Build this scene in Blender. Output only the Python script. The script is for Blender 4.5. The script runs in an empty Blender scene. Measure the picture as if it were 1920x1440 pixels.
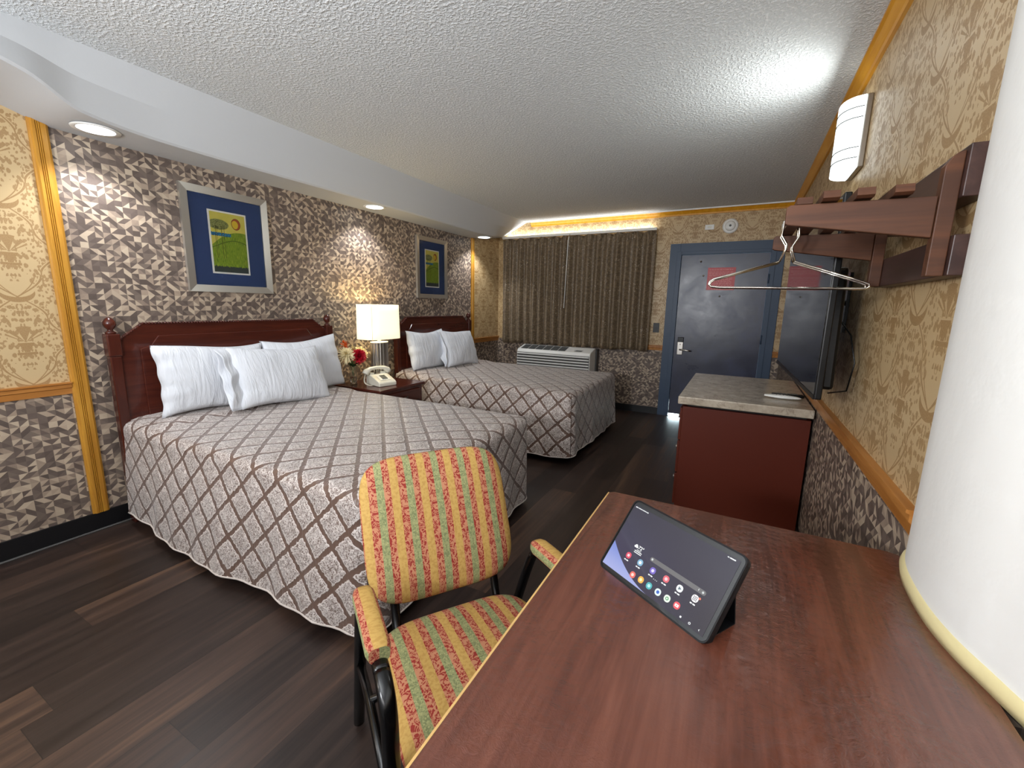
import bpy, bmesh, math, random
from mathutils import Vector, Matrix
random.seed(7)
SC = bpy.context.scene
COL = SC.collection
PI = math.pi

# ------------------------------------------------------------------ camera, light, exposure
def srgb(r, g, b):
    f = lambda c: c/255/12.92 if c/255 <= .04045 else ((c/255+.055)/1.055)**2.4
    return (f(r), f(g), f(b), 1)

yaw, pitch, roll, camh, fpx = .4846, -.1826, .0197, 1.3272, 802.66
fw = Vector((-math.sin(yaw)*math.cos(pitch), math.cos(yaw)*math.cos(pitch), math.sin(pitch)))
rt = Vector((math.cos(yaw), math.sin(yaw), 0)); up = rt.cross(fw)
r2 = rt*math.cos(roll)+up*math.sin(roll); u2 = -rt*math.sin(roll)+up*math.cos(roll)
cam = bpy.data.cameras.new('camera'); camo = bpy.data.objects.new('camera', cam); COL.objects.link(camo)
M = Matrix((r2, u2, -fw)).transposed().to_4x4(); M.translation = (0, 0, camh); camo.matrix_world = M
cam.sensor_width = 36; cam.lens = 36*fpx/1920; cam.clip_start = .02
SC.camera = camo
SC.view_settings.view_transform = 'Standard'; SC.view_settings.look = 'None'
SC.view_settings.gamma = 1; SC.view_settings.use_curve_mapping = False
SC.view_settings.exposure = 0.15
SC.cycles.max_bounces = 8
SC.cycles.sample_clamp_indirect = 6
W = bpy.data.worlds.new('world'); SC.world = W; W.use_nodes = True
W.node_tree.nodes['Background'].inputs[0].default_value = (.55, .75, 1, 1)
W.node_tree.nodes['Background'].inputs[1].default_value = 1.5

def light(name, kind, loc, energy, color=(1, 1, 1), rot=(0, 0, 0), **kw):
    l = bpy.data.lights.new(name, kind); l.energy = energy; l.color = color
    for k, v in kw.items(): setattr(l, k, v)
    o = bpy.data.objects.new(name, l); o.location = loc; o.rotation_euler = rot; COL.objects.link(o)
    return o
# unseen fill lights added behind the camera to brighten the room and its ceiling
light('rear_fill_light', 'AREA', (-.5, -1.75, 1.75), 17, (.99, .98, 1), (math.radians(100), 0, 0), shape='RECTANGLE', size=1.6, size_y=.4)  # added fill, aimed forward into the room
light('point_fill_light', 'POINT', (-2.3, -1.1, 1.45), 17, (.98, .98, 1), shadow_soft_size=.18)  # added fill, reaches the white wall from the left
light('overhead_fill_light', 'AREA', (-1.9, -.9, 2.38), 7, (1, .96, .9), (0, 0, 0), shape='RECTANGLE', size=1.0, size_y=.6)  # added fill from overhead, no fixture
light('upward_fill_light', 'AREA', (-1.1, -1.2, 1.55), 98, (.93, .96, 1), (math.radians(143), 0, 0), shape='DISK', size=.5)  # added fill, aimed up to lift the ceiling
# daylight escaping over the top of the closed curtains
light('daylight_over_curtain', 'AREA', (-2.03, 5.50, 2.262), 4, (.92, .97, 1), (math.radians(150), 0, 0), shape='RECTANGLE', size=2.0, size_y=.05)
light('sconce_light', 'AREA', (.285, 2.665, 2.115), 5.5, (.96, 1, .98), (0, math.radians(90), 0), shape='RECTANGLE', size=.30, size_y=.22)
SPOTS = [(-2.975, 1.09), (-2.975, 2.97), (-2.965, 4.80)]
for sx, sy in SPOTS:
    light('recessed_spot_light', 'SPOT', (sx, sy, 2.145), 34, (.93, .96, 1), (0, 0, 0), spot_size=math.radians(118), spot_blend=.55, shadow_soft_size=.05)
light('bedside_bulb_light', 'POINT', (-2.96, 2.955, 1.26), 7, (1, .78, .42), shadow_soft_size=.05)
light('daylight_under_door', 'AREA', (-.55, 5.72, .10), 14, (.75, .95, 1), (math.radians(-80), 0, 0), shape='RECTANGLE', size=.5, size_y=.15)

# ------------------------------------------------------------------ node expression helper
class N:
    def __init__(s, g, sock): s.g, s.s = g, sock
    def _m(s, op, *a, clamp=False):
        n = s.g.t.nodes.new('ShaderNodeMath'); n.operation = op; n.use_clamp = clamp
        for i, v in enumerate((s,)+a):
            if isinstance(v, N): s.g.t.links.new(v.s, n.inputs[i])
            else: n.inputs[i].default_value = v
        return N(s.g, n.outputs[0])
    def __add__(s, o): return s._m('ADD', o)
    __radd__ = __add__
    def __sub__(s, o): return s._m('SUBTRACT', o)
    def __rsub__(s, o): return (s*-1)+o
    def __mul__(s, o): return s._m('MULTIPLY', o)
    __rmul__ = __mul__
    def __truediv__(s, o): return s._m('DIVIDE', o)
    def abs(s): return s._m('ABSOLUTE')
    def floor(s): return s._m('FLOOR')
    def round(s): return s._m('ROUND')
    def mod(s, o): return s._m('FLOORED_MODULO', o)
    def lt(s, o): return s._m('LESS_THAN', o)
    def gt(s, o): return s._m('GREATER_THAN', o)
    def mn(s, o): return s._m('MINIMUM', o)
    def mx(s, o): return s._m('MAXIMUM', o)
    def sin(s): return s._m('SINE')
    def sqrt(s): return s._m('SQRT')
    def pow(s, o): return s._m('POWER', o)
    def pp(s, o): return s._m('PINGPONG', o)
    def step(s, a, b, lo=0., hi=1.):       # smooth ramp
        n = s.g.t.nodes.new('ShaderNodeMapRange'); n.interpolation_type = 'SMOOTHSTEP'
        s.g.t.links.new(s.s, n.inputs[0])
        for i, v in ((1, a), (2, b), (3, lo), (4, hi)): n.inputs[i].default_value = v
        return N(s.g, n.outputs[0])

class G:
    def __init__(g, name, rough=.5, metal=0., spec=.5, coat=0.):
        g.m = bpy.data.materials.new(name); g.m.use_nodes = True; g.t = g.m.node_tree
        g.b = g.t.nodes['Principled BSDF']
        g.b.inputs['Roughness'].default_value = rough; g.b.inputs['Metallic'].default_value = metal
        g.b.inputs['Specular IOR Level'].default_value = spec
        if coat: g.b.inputs['Coat Weight'].default_value = coat; g.b.inputs['Coat Roughness'].default_value = .07
    def set(g, name, v):
        if isinstance(v, N): g.t.links.new(v.s, g.b.inputs[name])
        else: g.b.inputs[name].default_value = v
        return g
    def color(g, v):
        if isinstance(v, N): g.t.links.new(v.s, g.b.inputs['Base Color'])
        else: g.b.inputs['Base Color'].default_value = v
        return g
    def uv(g):
        n = g.t.nodes.new('ShaderNodeUVMap'); n.uv_map = 'UVMap'
        x = g.t.nodes.new('ShaderNodeSeparateXYZ'); g.t.links.new(n.outputs[0], x.inputs[0])
        return N(g, x.outputs[0]), N(g, x.outputs[1])
    def obj(g):
        n = g.t.nodes.new('ShaderNodeTexCoord')
        x = g.t.nodes.new('ShaderNodeSeparateXYZ'); g.t.links.new(n.outputs['Object'], x.inputs[0])
        return [N(g, x.outputs[i]) for i in range(3)]
    def vec(g, x, y, z=0.):
        n = g.t.nodes.new('ShaderNodeCombineXYZ')
        for i, v in enumerate((x, y, z)):
            if isinstance(v, N): g.t.links.new(v.s, n.inputs[i])
            else: n.inputs[i].default_value = v
        return N(g, n.outputs[0])
    def noise(g, vec, scale, detail=2., rough=.5, dist=0.):
        n = g.t.nodes.new('ShaderNodeTexNoise'); g.t.links.new(vec.s, n.inputs['Vector'])
        n.inputs['Scale'].default_value = scale; n.inputs['Detail'].default_value = detail
        n.inputs['Roughness'].default_value = rough; n.inputs['Distortion'].default_value = dist
        return N(g, n.outputs[0])
    def vor(g, vec, scale, feature='F1', rand=1.):
        n = g.t.nodes.new('ShaderNodeTexVoronoi'); n.feature = feature; g.t.links.new(vec.s, n.inputs['Vector'])
        n.inputs['Scale'].default_value = scale; n.inputs['Randomness'].default_value = rand
        return N(g, n.outputs['Distance'])
    def white(g, vec):
        n = g.t.nodes.new('ShaderNodeTexWhiteNoise'); n.noise_dimensions = '3D'; g.t.links.new(vec.s, n.inputs['Vector'])
        return N(g, n.outputs['Value'])
    def mix(g, f, a, b):
        n = g.t.nodes.new('ShaderNodeMix'); n.data_type = 'RGBA'
        for i, v in ((0, f), (6, a), (7, b)):
            if isinstance(v, N): g.t.links.new(v.s, n.inputs[i])
            else: n.inputs[i].default_value = v
        return N(g, n.outputs[2])
    def ramp(g, f, stops, const=False):
        n = g.t.nodes.new('ShaderNodeValToRGB'); g.t.links.new(f.s, n.inputs[0]); e = n.color_ramp.elements
        if const: n.color_ramp.interpolation = 'CONSTANT'
        while len(e) < len(stops): e.new(.5)
        for i, (p, c) in enumerate(stops): e[i].position = p; e[i].color = c
        return N(g, n.outputs[0])
    def bump(g, h, dist=.002, strength=1.):
        n = g.t.nodes.new('ShaderNodeBump'); g.t.links.new(h.s, n.inputs['Height'])
        n.inputs['Distance'].default_value = dist; n.inputs['Strength'].default_value = strength
        g.t.links.new(n.outputs[0], g.b.inputs['Normal']); return g
    def emit(g, col, st):
        g.set('Emission Color', col); g.set('Emission Strength', st); return g

def plain(name, col, rough=.5, metal=0., spec=.5, coat=0.):
    return G(name, rough, metal, spec, coat).color(col).m

# ------------------------------------------------------------------ materials
def m_damask():
    g = G('damask_wallpaper', .42, 0, .45); u, v = g.uv()
    P, Q = .38, .44
    wob = g.noise(g.vec(u, v), 9, 1)-.5
    k = (u/(P/2)).round()
    x0 = u-k*(P/2)
    y = (v-(k.mod(2))*(Q/2)+Q/2).mod(Q)-Q/2          # -.22 .. .22, crescent at 0
    x = x0.abs()
    ay = y.abs()
    # ogee stems running from one crescent to the next
    xs = (ay/(Q/4)).mn(1.)*PI/2
    xs = xs.sin()*(P/4)
    stem = (x-xs).abs().lt(.0045)*ay.lt(Q/4)
    stem2 = (x-xs*.72-.002).abs().lt(.0025)*ay.lt(Q/4)*y.gt(.0)
    # crescent
    r1 = (x*x*.55+(y-.020)*(y-.020)).sqrt(); r2_ = (x*x*.50+(y-.045)*(y-.045)).sqrt()
    cres = r1.lt(.047)*r2_.gt(.047)
    # urn with a plume of leaves in the middle of every cell
    yy = (y-Q/2).abs().mn((y+Q/2).abs()); sgn = y.lt(0)
    yc = (y+Q).mod(Q)-Q/2                               # 0 in the middle of the cell
    urn = x.lt(.010+.45*(yc+.05).mx(0.))*yc.gt(-.055)*yc.lt(-.008)
    urn = urn.mx((yc+.062).abs().lt(.006)*x.lt(.036))
    ang = (x*1.0)/((yc+.005).mx(.004))
    fan = (yc.gt(0.))*((x*x+yc*yc).sqrt().lt(.075))*((ang*9).sin().gt(-.15))*ang.lt(1.9)
    # leaf sprays
    mv = g.vec(x+wob*.008, y*.75+k.mod(2)*0., 0)
    d = g.vor(mv, 54, rand=.9); d2 = g.noise(mv, 110, 1)
    d3 = g.vor(g.vec(x*1.+.3, y*.55+.2), 76, rand=.7)
    leaf = (d+(d2-.5)*.5).lt(.43).mx((d3+(d2-.5)*.4).lt(.33))
    area = ((x-xs).abs().gt(.010)).mx(ay.gt(Q/4))*r1.gt(.055)
    pat = stem.mx(stem2).mx(cres).mx(urn).mx(fan*.95).mx(leaf*area*.9)
    soft = g.noise(g.vec(u, v), 260, 2)
    pat = pat*(soft.step(.30, .55, .72, 1.))
    c = g.mix(pat, srgb(196, 170, 128), srgb(156, 124, 82))
    g.color(c)
    g.set('Roughness', pat*.12+.36)
    g.bump(g.noise(g.vec(u*3, v*.5), 320, 2)*.6+pat*.5, .0006, .5)
    return g.m

def m_triangles():
    g = G('triangle_wallpaper', .5, 0, .4); u, v = g.uv()
    s = .0305
    a = u/(s*1.12); b = v/s
    row = b.floor(); ca = a.floor(); fa = a-ca; fb = b-row
    w = g.white(g.vec(ca, row, 3.)); fl = w.gt(.5)
    fb2 = fb*(1-fl)+(1-fb)*fl
    tri = fa.gt(fb2)
    par = g.white(g.vec(ca, row, 21.)).gt(.5)
    lit = (tri-par).abs()
    ex = g.white(g.vec(ca, row, 31.))
    lit = lit*ex.gt(.22)+(ex.gt(.93))*(1-lit)
    q = g.white(g.vec(ca, row, tri+11.))
    t = (lit.mn(1.))*.5+q*.45
    fuzz = g.noise(g.vec(u, v), 70, 3)
    t = t+(fuzz-.5)*.10
    c = g.ramp(t, [(0., srgb(88, 76, 69)), (.25, srgb(104, 90, 82)), (.46, srgb(116, 102, 92)), (.56, srgb(150, 132, 116)), (.75, srgb(174, 155, 135)), (.95, srgb(188, 170, 148))])
    g.color(c); g.bump(g.noise(g.vec(u, v), 400, 2), .0005, .4)
    return g.m

def m_popcorn():
    g = G('popcorn_ceiling', .95, 0, .1); x, y, z = g.obj(); p = g.vec(x, y, z)
    h = g.noise(p, 75, 3, .55)
    h = h.step(.40, .68)
    g.color(g.mix(h, srgb(214, 217, 218), srgb(238, 240, 241)))
    g.bump(h, .0055, .8)
    return g.m

def m_floor():
    g = G('dark_plank_floor', .38, 0, .45); u, v = g.uv()
    pw = .185
    c = (u/pw).floor(); L = 1.25
    v2 = v+g.white(g.vec(c, 5., 1.))*L
    r = (v2/L).floor(); t = g.white(g.vec(c, r, 2.))
    gr = g.noise(g.vec(u*1., v*.055+t*9), 22, 5, .62, .5)
    gr2 = g.noise(g.vec(u, v*.03+t*5), 70, 3, .6)
    f = t*.30+gr*.75+gr2*.22-.26
    col = g.ramp(f, [(.18, srgb(34, 25, 22)), (.36, srgb(50, 38, 33)), (.52, srgb(68, 51, 43)), (.68, srgb(98, 73, 56)), (.86, srgb(118, 90, 69))])
    fu = (u/pw-c-.5).abs(); fv = (v2/L-r-.5).abs()
    seam = fu.gt(.494).mx(fv.gt(.499))
    g.color(g.mix(seam*.7, col, srgb(22, 17, 15)))
    g.set('Roughness', gr*.25+.27)
    g.bump(gr2*.6+gr*.3-seam*.6, .0012, .35)
    return g.m

def m_wood(name, base, dark, rough=.3, coat=.0, scale=1., axis=0):
    g = G(name, rough, 0, .5, coat); x, y, z = g.obj()
    q = [x, y, z]; q[axis] = q[axis]*.08
    p = g.vec(*q)
    g.b.inputs['Specular IOR Level'].default_value = .35
    n = g.noise(p, 26*scale, 4, .6, .6)
    g.color(g.mix(n.step(.3, .7), dark, base)); g.bump(n, .0005, .25)
    return g.m

def m_quilt():
    g = G('quilted_damask_fabric', .42, 0, .55); u, v = g.uv()
    w1 = g.noise(g.vec(u, v), 26, 2)-.5; w2 = g.noise(g.vec(u+7, v+3), 26, 2)-.5
    wf = g.noise(g.vec(u, v), 72, 1)-.5; wg = g.noise(g.vec(u+5, v+9), 72, 1)-.5
    a = (u+v)*.7071/.114; b = (u-v)*.7071/.128
    da0 = (a-a.round()).abs()*.114; db0 = (b-b.round()).abs()*.128
    da = da0+wf*.016+w1*.004; db = db0+wg*.016+w2*.004
    e = da.mn(db)
    tile = e.step(.0095, .0115)
    # scrolls: thin cream curls on the brown ground
    n1 = g.noise(g.vec(u, v), 48, 1, .5, 1.8)
    curl = ((n1-.5).abs()*11).step(.30, .60, 1., 0.)
    n2 = g.noise(g.vec(u+2, v+6), 85, 1, .5, 1.5)
    curl2 = ((n2-.5).abs()*9).step(.35, .70, 1., 0.)
    rim = e.step(.0115, .0165, 1., 0.)
    light_ = (curl*.80+curl2*.6+rim*.9+.06).mn(1.)*tile
    g.color(g.mix(light_, srgb(100, 76, 64), srgb(222, 212, 206)))
    g.set('Roughness', light_*-.10+.40)
    g.set('Sheen Weight', .3)
    quilt = e.step(0., .035)                            # puffed between the stitching
    st = ((u+v*.0)/.032); st = (st-st.round()).abs().step(0., .2)
    wr = g.noise(g.vec(u, v), 14, 3)
    g.bump(quilt*.9+light_*.16+wr*.8+st*.12, .0085, .75)
    return g.m

def m_stripe():
    g = G('striped_brocade_fabric', .75, 0, .3); u, v = g.uv()
    P = .082
    wf = g.noise(g.vec(u, v), 130, 1)-.5
    f = (u/P+.5).mod(1.)
    mir = ((u/P+.5).mod(1.)-.5).abs()
    n = g.noise(g.vec(mir*.10, v, 0), 52, 1, .5, 2.2)
    leaf = ((n-.5).abs()).lt(.055).mx(g.noise(g.vec(mir*.12, v, 4), 70, 1, .5, 1.).gt(.56))
    dots = g.vor(g.vec(mir*.1, v), 150).lt(.36)
    yel = g.mix(g.noise(g.vec(u, v), 120, 2).step(.45, .6), srgb(188, 152, 84), srgb(176, 138, 74))
    red = g.mix(leaf, srgb(142, 46, 38), srgb(184, 126, 94))
    grn = g.mix(dots.mx(leaf*.6), srgb(118, 124, 84), srgb(156, 156, 108))
    f = f+wf*.012
    isy = f.lt(.27); isg = f.gt(.52)*f.lt(.77)
    g.color(g.mix(isy, g.mix(isg, red, grn), yel))
    g.bump(g.noise(g.vec(u, v), 500, 2)+leaf*.5, .0008, .5)
    return g.m

def m_desk():
    g = G('cherry_laminate', .28, 0, .5, .6); u, v = g.uv()
    gr = g.noise(g.vec(u, v*.12), 16, 5, .6, .8); g2 = g.noise(g.vec(u, v*.05), 60, 3, .6)
    g.color(g.ramp(gr*.75+g2*.35-.05, [(.3, srgb(72, 37, 27)), (.5, srgb(96, 53, 39)), (.72, srgb(118, 70, 53))]))
    sc = g.noise(g.vec(u, v), 22, 5, .75)
    wear = g.noise(g.vec(u, v), 3.0, 2).step(.42, .62)
    g.set('Roughness', sc*.16+.14)
    g.bump(g.noise(g.vec(u, v), 60, 5, .75, .8)*(wear*.8+.2)+gr*.10+g.noise(g.vec(u, v), 9, 2)*.5, .0045, .5)
    g.t.links.new(g.b.inputs['Normal'].links[0].from_socket, g.b.inputs['Coat Normal'])
    return g.m

def m_stone():
    g = G('stone_laminate', .22, 0, .5); x, y, z = g.obj(); p = g.vec(x, y, z)
    n = g.noise(p, 16, 6, .7, .2); cr = ((g.noise(p, 9, 4, .6, .4)-.5).abs()*14).step(0., .35, 1., 0.)
    c = g.ramp(n, [(.3, srgb(158, 145, 128)), (.5, srgb(178, 165, 147)), (.7, srgb(196, 184, 166))])
    g.color(g.mix(cr*.35, c, srgb(100, 82, 70)))
    return g.m

def m_curtain():
    g = G('brown_brocade_curtain', .5, 0, .5); u, v = g.uv()
    n = g.noise(g.vec(u, v), 45, 3, .6, 1.2)
    c = g.mix(n.step(.42, .60), srgb(98, 84, 66), srgb(132, 114, 90))
    glint = g.vor(g.vec(u, v*.7), 48).lt(.17)*g.noise(g.vec(u, v), 7, 2).gt(.52)  # pale flecks: glints on the brocade painted into its colour
    g.color(g.mix(glint, c, srgb(212, 202, 186))); g.set('Roughness', glint*-.25+.5)
    g.bump(n, .001, .5)
    return g.m

def m_linen():
    g = G('white_cotton', .8, 0, .2); x, y, z = g.obj(); p = g.vec(x, y, z)
    n = g.noise(g.vec(x*5, y*.9, z*1.6), 5, 3, .55, .5); g.color(srgb(216, 219, 225))
    g.set('Subsurface Weight', 0.)
    g.bump(n, .022, .55)
    return g.m

def m_paint(name, col, rough=.7, amt=.0008, sc=60):
    g = G(name, rough, 0, .3); x, y, z = g.obj(); p = g.vec(x, y, z)
    g.color(col); g.bump(g.noise(p, sc, 3), amt, .5)
    return g.m

def m_art():
    g = G('landscape_print', .5, 0, .3); u, v = g.uv()          # u 0..1, v 0..1
    sky = g.mix(g.noise(g.vec(u, v), 8, 2), srgb(212, 196, 98), srgb(186, 178, 70))
    hill = .66-((u-.78)*(u-.78))*.35+u*.05
    grass = g.noise(g.vec(u*6, v*.8), 16, 3, .6)
    gcol = g.ramp(grass, [(.3, srgb(66, 98, 26)), (.5, srgb(116, 140, 34)), (.7, srgb(156, 170, 58))])
    c = g.mix(v.lt(hill), sky, gcol)
    h2 = (v-(.46+(u*3.2-.6).sin()*.09)).abs().lt(.008); c = g.mix(h2*.7, c, srgb(54, 78, 24))
    # blue shrubs
    bl = (v-.64+g.noise(g.vec(u, 0.), 30, 1)*.03-.012).abs().lt(.028)*u.lt(.56)
    c = g.mix(bl, c, g.mix(g.noise(g.vec(u, v), 40, 1).gt(.5), srgb(20, 70, 120), srgb(50, 130, 160)))
    # tree crown
    tr = ((u-.22)*(u-.22)/.085+(v-.80-u*.0)*(v-.80)/.0075).lt(1.)
    br = (g.vor(g.vec(u, v*1.3), 22, 'DISTANCE_TO_EDGE')).lt(.06)
    c = g.mix(tr, c, g.mix(br, srgb(140, 144, 84), srgb(78, 82, 46)))
    for uu, ww in ((.13, .007), (.17, .005), (.30, .008), (.37, .006)):
        t = (u-uu-(v*9).sin()*.006).abs().lt(ww)*v.gt(.24)*v.lt(.78); c = g.mix(t, c, srgb(84, 84, 26))
    # sun
    rr = ((u-.73)*(u-.73)+(v-.84)*(v-.84)*1.9).sqrt()
    c = g.mix(rr.lt(.135), c, srgb(120, 60, 26)); c = g.mix(rr.lt(.118), c, srgb(206, 174, 50))
    r3 = ((u-.70)*(u-.70)+(v-.83)*(v-.83)*1.9).sqrt()
    c = g.mix(rr.lt(.118)*r3.gt(.095), c, srgb(150, 74, 40))
    # dark shrubs along the foot
    ft = v.lt(.05+g.noise(g.vec(u, 0.), 24, 2)*.10); c = g.mix(ft, c, srgb(58, 66, 62))
    g.color(c)
    return g.m

DAM = m_damask(); TRI = m_triangles(); POP = m_popcorn(); FLO = m_floor(); QUI = m_quilt(); STR = m_stripe(); DSK = m_desk()
STO = m_stone(); CUR = m_curtain(); LIN = m_linen(); ART = m_art()
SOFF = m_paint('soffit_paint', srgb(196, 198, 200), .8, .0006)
WHITE = m_paint('white_wall_paint', srgb(238, 238, 234), .55, .0022, 28)
CREAM = plain('cream_vinyl', srgb(226, 212, 160), .35)
PINE = m_wood('golden_pine_trim', srgb(196, 142, 52), srgb(168, 114, 36), .4, 0, 1., 2)
PINEH = m_wood('golden_pine_rail', srgb(190, 130, 66), srgb(160, 102, 44), .35, 0, 1., 1)
CROWN = m_wood('golden_crown_trim', srgb(220, 158, 44), srgb(204, 138, 28), .35, 0, 1., 1)
BASEB = plain('black_vinyl_baseboard', srgb(12, 12, 15), .45)
CHERRY = m_wood('cherry_wood', srgb(80, 34, 23), srgb(62, 25, 18), .25, .25, 1., 2)
CHERRYH = m_wood('cherry_wood_horizontal', srgb(80, 34, 23), srgb(62, 25, 18), .25, .25, 1., 1)
DRESW = plain('dresser_brown', srgb(84, 30, 14), .5, 0, .25)
RACKW = m_wood('walnut_rack', srgb(90, 54, 33), srgb(68, 40, 25), .55, 0, 1.2, 0)
RACKD = m_wood('walnut_rack_rail_shaded', srgb(70, 48, 42), srgb(52, 34, 30), .4, 0, 1.2, 1)  # darker walnut: shade on the back rails put into the colour
BLUEP = m_paint('blue_grey_door_frame', srgb(66, 82, 104), .4, .0005)
NAVY = None
def m_navy():
    g = G('navy_door_paint', .22, 0, .6); x, y, z = g.obj(); p = g.vec(x, y, z)
    n = g.noise(p, 4, 5, .6, .4)
    g.color(g.mix(n.step(.4, .7), srgb(18, 24, 54), srgb(26, 34, 70))); g.set('Roughness', n*.3+.17)
    g.bump(g.noise(p, 5, 3), .006, .3); return g.m
NAVY = m_navy()
CHROME = plain('chrome', srgb(205, 200, 190), .12, 1.)
STEEL = plain('brushed_steel', srgb(170, 165, 158), .3, 1.)
SILVER = plain('silver_frame', srgb(200, 196, 188), .34, .85)
BLACKM = plain('black_metal', srgb(7, 7, 8), .22, 0, .5)
BLACKP = plain('black_plastic', srgb(8, 8, 9), .35, 0, .35)
BLACKR = plain('black_rubber_case', srgb(8, 9, 12), .5, 0, .3)
GLOSS = plain('glossy_black_screen', srgb(18, 19, 22), .04, 0, 1.)
IVORY = plain('ivory_plastic', srgb(226, 222, 206), .35)
WPLAS = plain('white_plastic', srgb(236, 236, 232), .35)
GREYP = plain('grey_plastic', srgb(96, 100, 100), .5)
DGREY = plain('dark_grey_metal', srgb(66, 64, 62), .5)
MATB = plain('blue_mat_board', srgb(38, 58, 100), .8)
WHCARD = plain('white_card', srgb(232, 230, 222), .7)
MATT = plain('mattress_fabric', srgb(214, 212, 206), .8)
BEDB = plain('black_bed_base', srgb(20, 18, 18), .8)

# ------------------------------------------------------------------ mesh builder
class MB:
    def __init__(s): s.v = []; s.f = []; s.uv = []; s.mi = []; s.sm = []
    def face(s, idx, uv=None, mi=0, sm=False): s.f.append(tuple(idx)); s.uv.append(uv); s.mi.append(mi); s.sm.append(sm)
    def quad(s, a, b, c, d, uv=None, mi=0, sm=False):
        n = len(s.v); s.v += [tuple(a), tuple(b), tuple(c), tuple(d)]; s.face((n, n+1, n+2, n+3), uv, mi, sm); return s
    def box(s, x0, x1, y0, y1, z0, z1, mi=0):
        n = len(s.v)
        s.v += [(x, y, z) for z in (z0, z1) for y in (y0, y1) for x in (x0, x1)]
        for q in ((0, 2, 3, 1), (4, 5, 7, 6), (0, 1, 5, 4), (2, 6, 7, 3), (0, 4, 6, 2), (1, 3, 7, 5)):
            s.face([n+i for i in q], None, mi)
        return s
    def obox(s, c, ax, ay, az, hx, hy, hz, mi=0):
        c, ax, ay, az = map(Vector, (c, ax, ay, az)); n = len(s.v)
        for k in (-1, 1):
            for j in (-1, 1):
                for i in (-1, 1): s.v.append(tuple(c+ax*hx*i+ay*hy*j+az*hz*k))
        for q in ((0, 2, 3, 1), (4, 5, 7, 6), (0, 1, 5, 4), (2, 6, 7, 3), (0, 4, 6, 2), (1, 3, 7, 5)):
            s.face([n+i for i in q], None, mi)
        return s
    def prism(s, poly, axis, a, b, mi=0, sm=False):
        # poly in the two other axes (in order), extruded along axis
        n = len(s.v); k = len(poly)
        def P(p, t):
            if axis == 0: return (t, p[0], p[1])
            if axis == 1: return (p[0], t, p[1])
            return (p[0], p[1], t)
        s.v += [P(p, a) for p in poly]+[P(p, b) for p in poly]
        s.face(range(n, n+k), None, mi); s.face(range(n+2*k-1, n+k-1, -1), None, mi)
        for i in range(k):
            j = (i+1) % k; s.face((n+i, n+k+i, n+k+j, n+j), None, mi, sm)
        return s
    def tube(s, pts, r, seg=10, closed=False, mi=0, cap=True, up=None):
        pts = [Vector(p) for p in pts]; m = len(pts); n = len(s.v)
        rs = r if isinstance(r, (list, tuple)) else [r]*m
        pu = None
        for i, p in enumerate(pts):
            if closed: t = pts[(i+1) % m]-pts[i-1]
            else: t = pts[min(i+1, m-1)]-pts[max(i-1, 0)]
            t.normalize()
            if pu is None: pu = Vector((0, 0, 1)) if abs(t.z) < .9 else Vector((1, 0, 0))
            a = t.cross(pu).normalized(); pu = a.cross(t).normalized()
            for k in range(seg):
                w = 2*PI*k/seg; s.v.append(tuple(p+(a*math.cos(w)+pu*math.sin(w))*rs[i]))
        for i in range(m if closed else m-1):
            j = (i+1) % m
            for k in range(seg):
                l = (k+1) % seg; s.face((n+i*seg+k, n+i*seg+l, n+j*seg+l, n+j*seg+k), None, mi, True)
        if cap and not closed:
            s.face(range(n+seg-1, n-1, -1), None, mi); s.face(range(n+(m-1)*seg, n+m*seg), None, mi)
        return s
    def lathe(s, prof, c=(0, 0, 0), seg=24, mi=0, axis=2, sx=1., sy=1., sm=True):
        n = len(s.v); m = len(prof)
        for r, z in prof:
            for k in range(seg):
                w = 2*PI*k/seg; a, b = r*math.cos(w)*sx, r*math.sin(w)*sy
                if axis == 2: p = (c[0]+a, c[1]+b, c[2]+z)
                elif axis == 1: p = (c[0]+a, c[1]+z, c[2]+b)
                else: p = (c[0]+z, c[1]+a, c[2]+b)
                s.v.append(p)
        for i in range(m-1):
            for k in range(seg):
                l = (k+1) % seg; s.face((n+i*seg+k, n+i*seg+l, n+(i+1)*seg+l, n+(i+1)*seg+k), None, mi, sm)
        if prof[0][0] > 1e-5: s.face(range(n+seg-1, n-1, -1), None, mi)
        if prof[-1][0] > 1e-5: s.face(range(n+(m-1)*seg, n+m*seg), None, mi)
        return s
    def grid(s, fn, nu, nv, uvf=None, mi=0, sm=True, wrapu=False, flip=False):
        n = len(s.v); cu = nu if wrapu else nu+1
        for j in range(nv+1):
            for i in range(cu): s.v.append(tuple(fn(i/nu, j/nv)))
        for j in range(nv):
            for i in range(nu):
                i2 = (i+1) % cu
                q = [n+j*cu+i, n+j*cu+i2, n+(j+1)*cu+i2, n+(j+1)*cu+i]
                t = [(i/nu, j/nv), ((i+1)/nu, j/nv), ((i+1)/nu, (j+1)/nv), (i/nu, (j+1)/nv)]
                if flip: q.reverse(); t.reverse()
                s.face(q, [uvf(*w) for w in t] if uvf else None, mi, sm)
        return s
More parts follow.
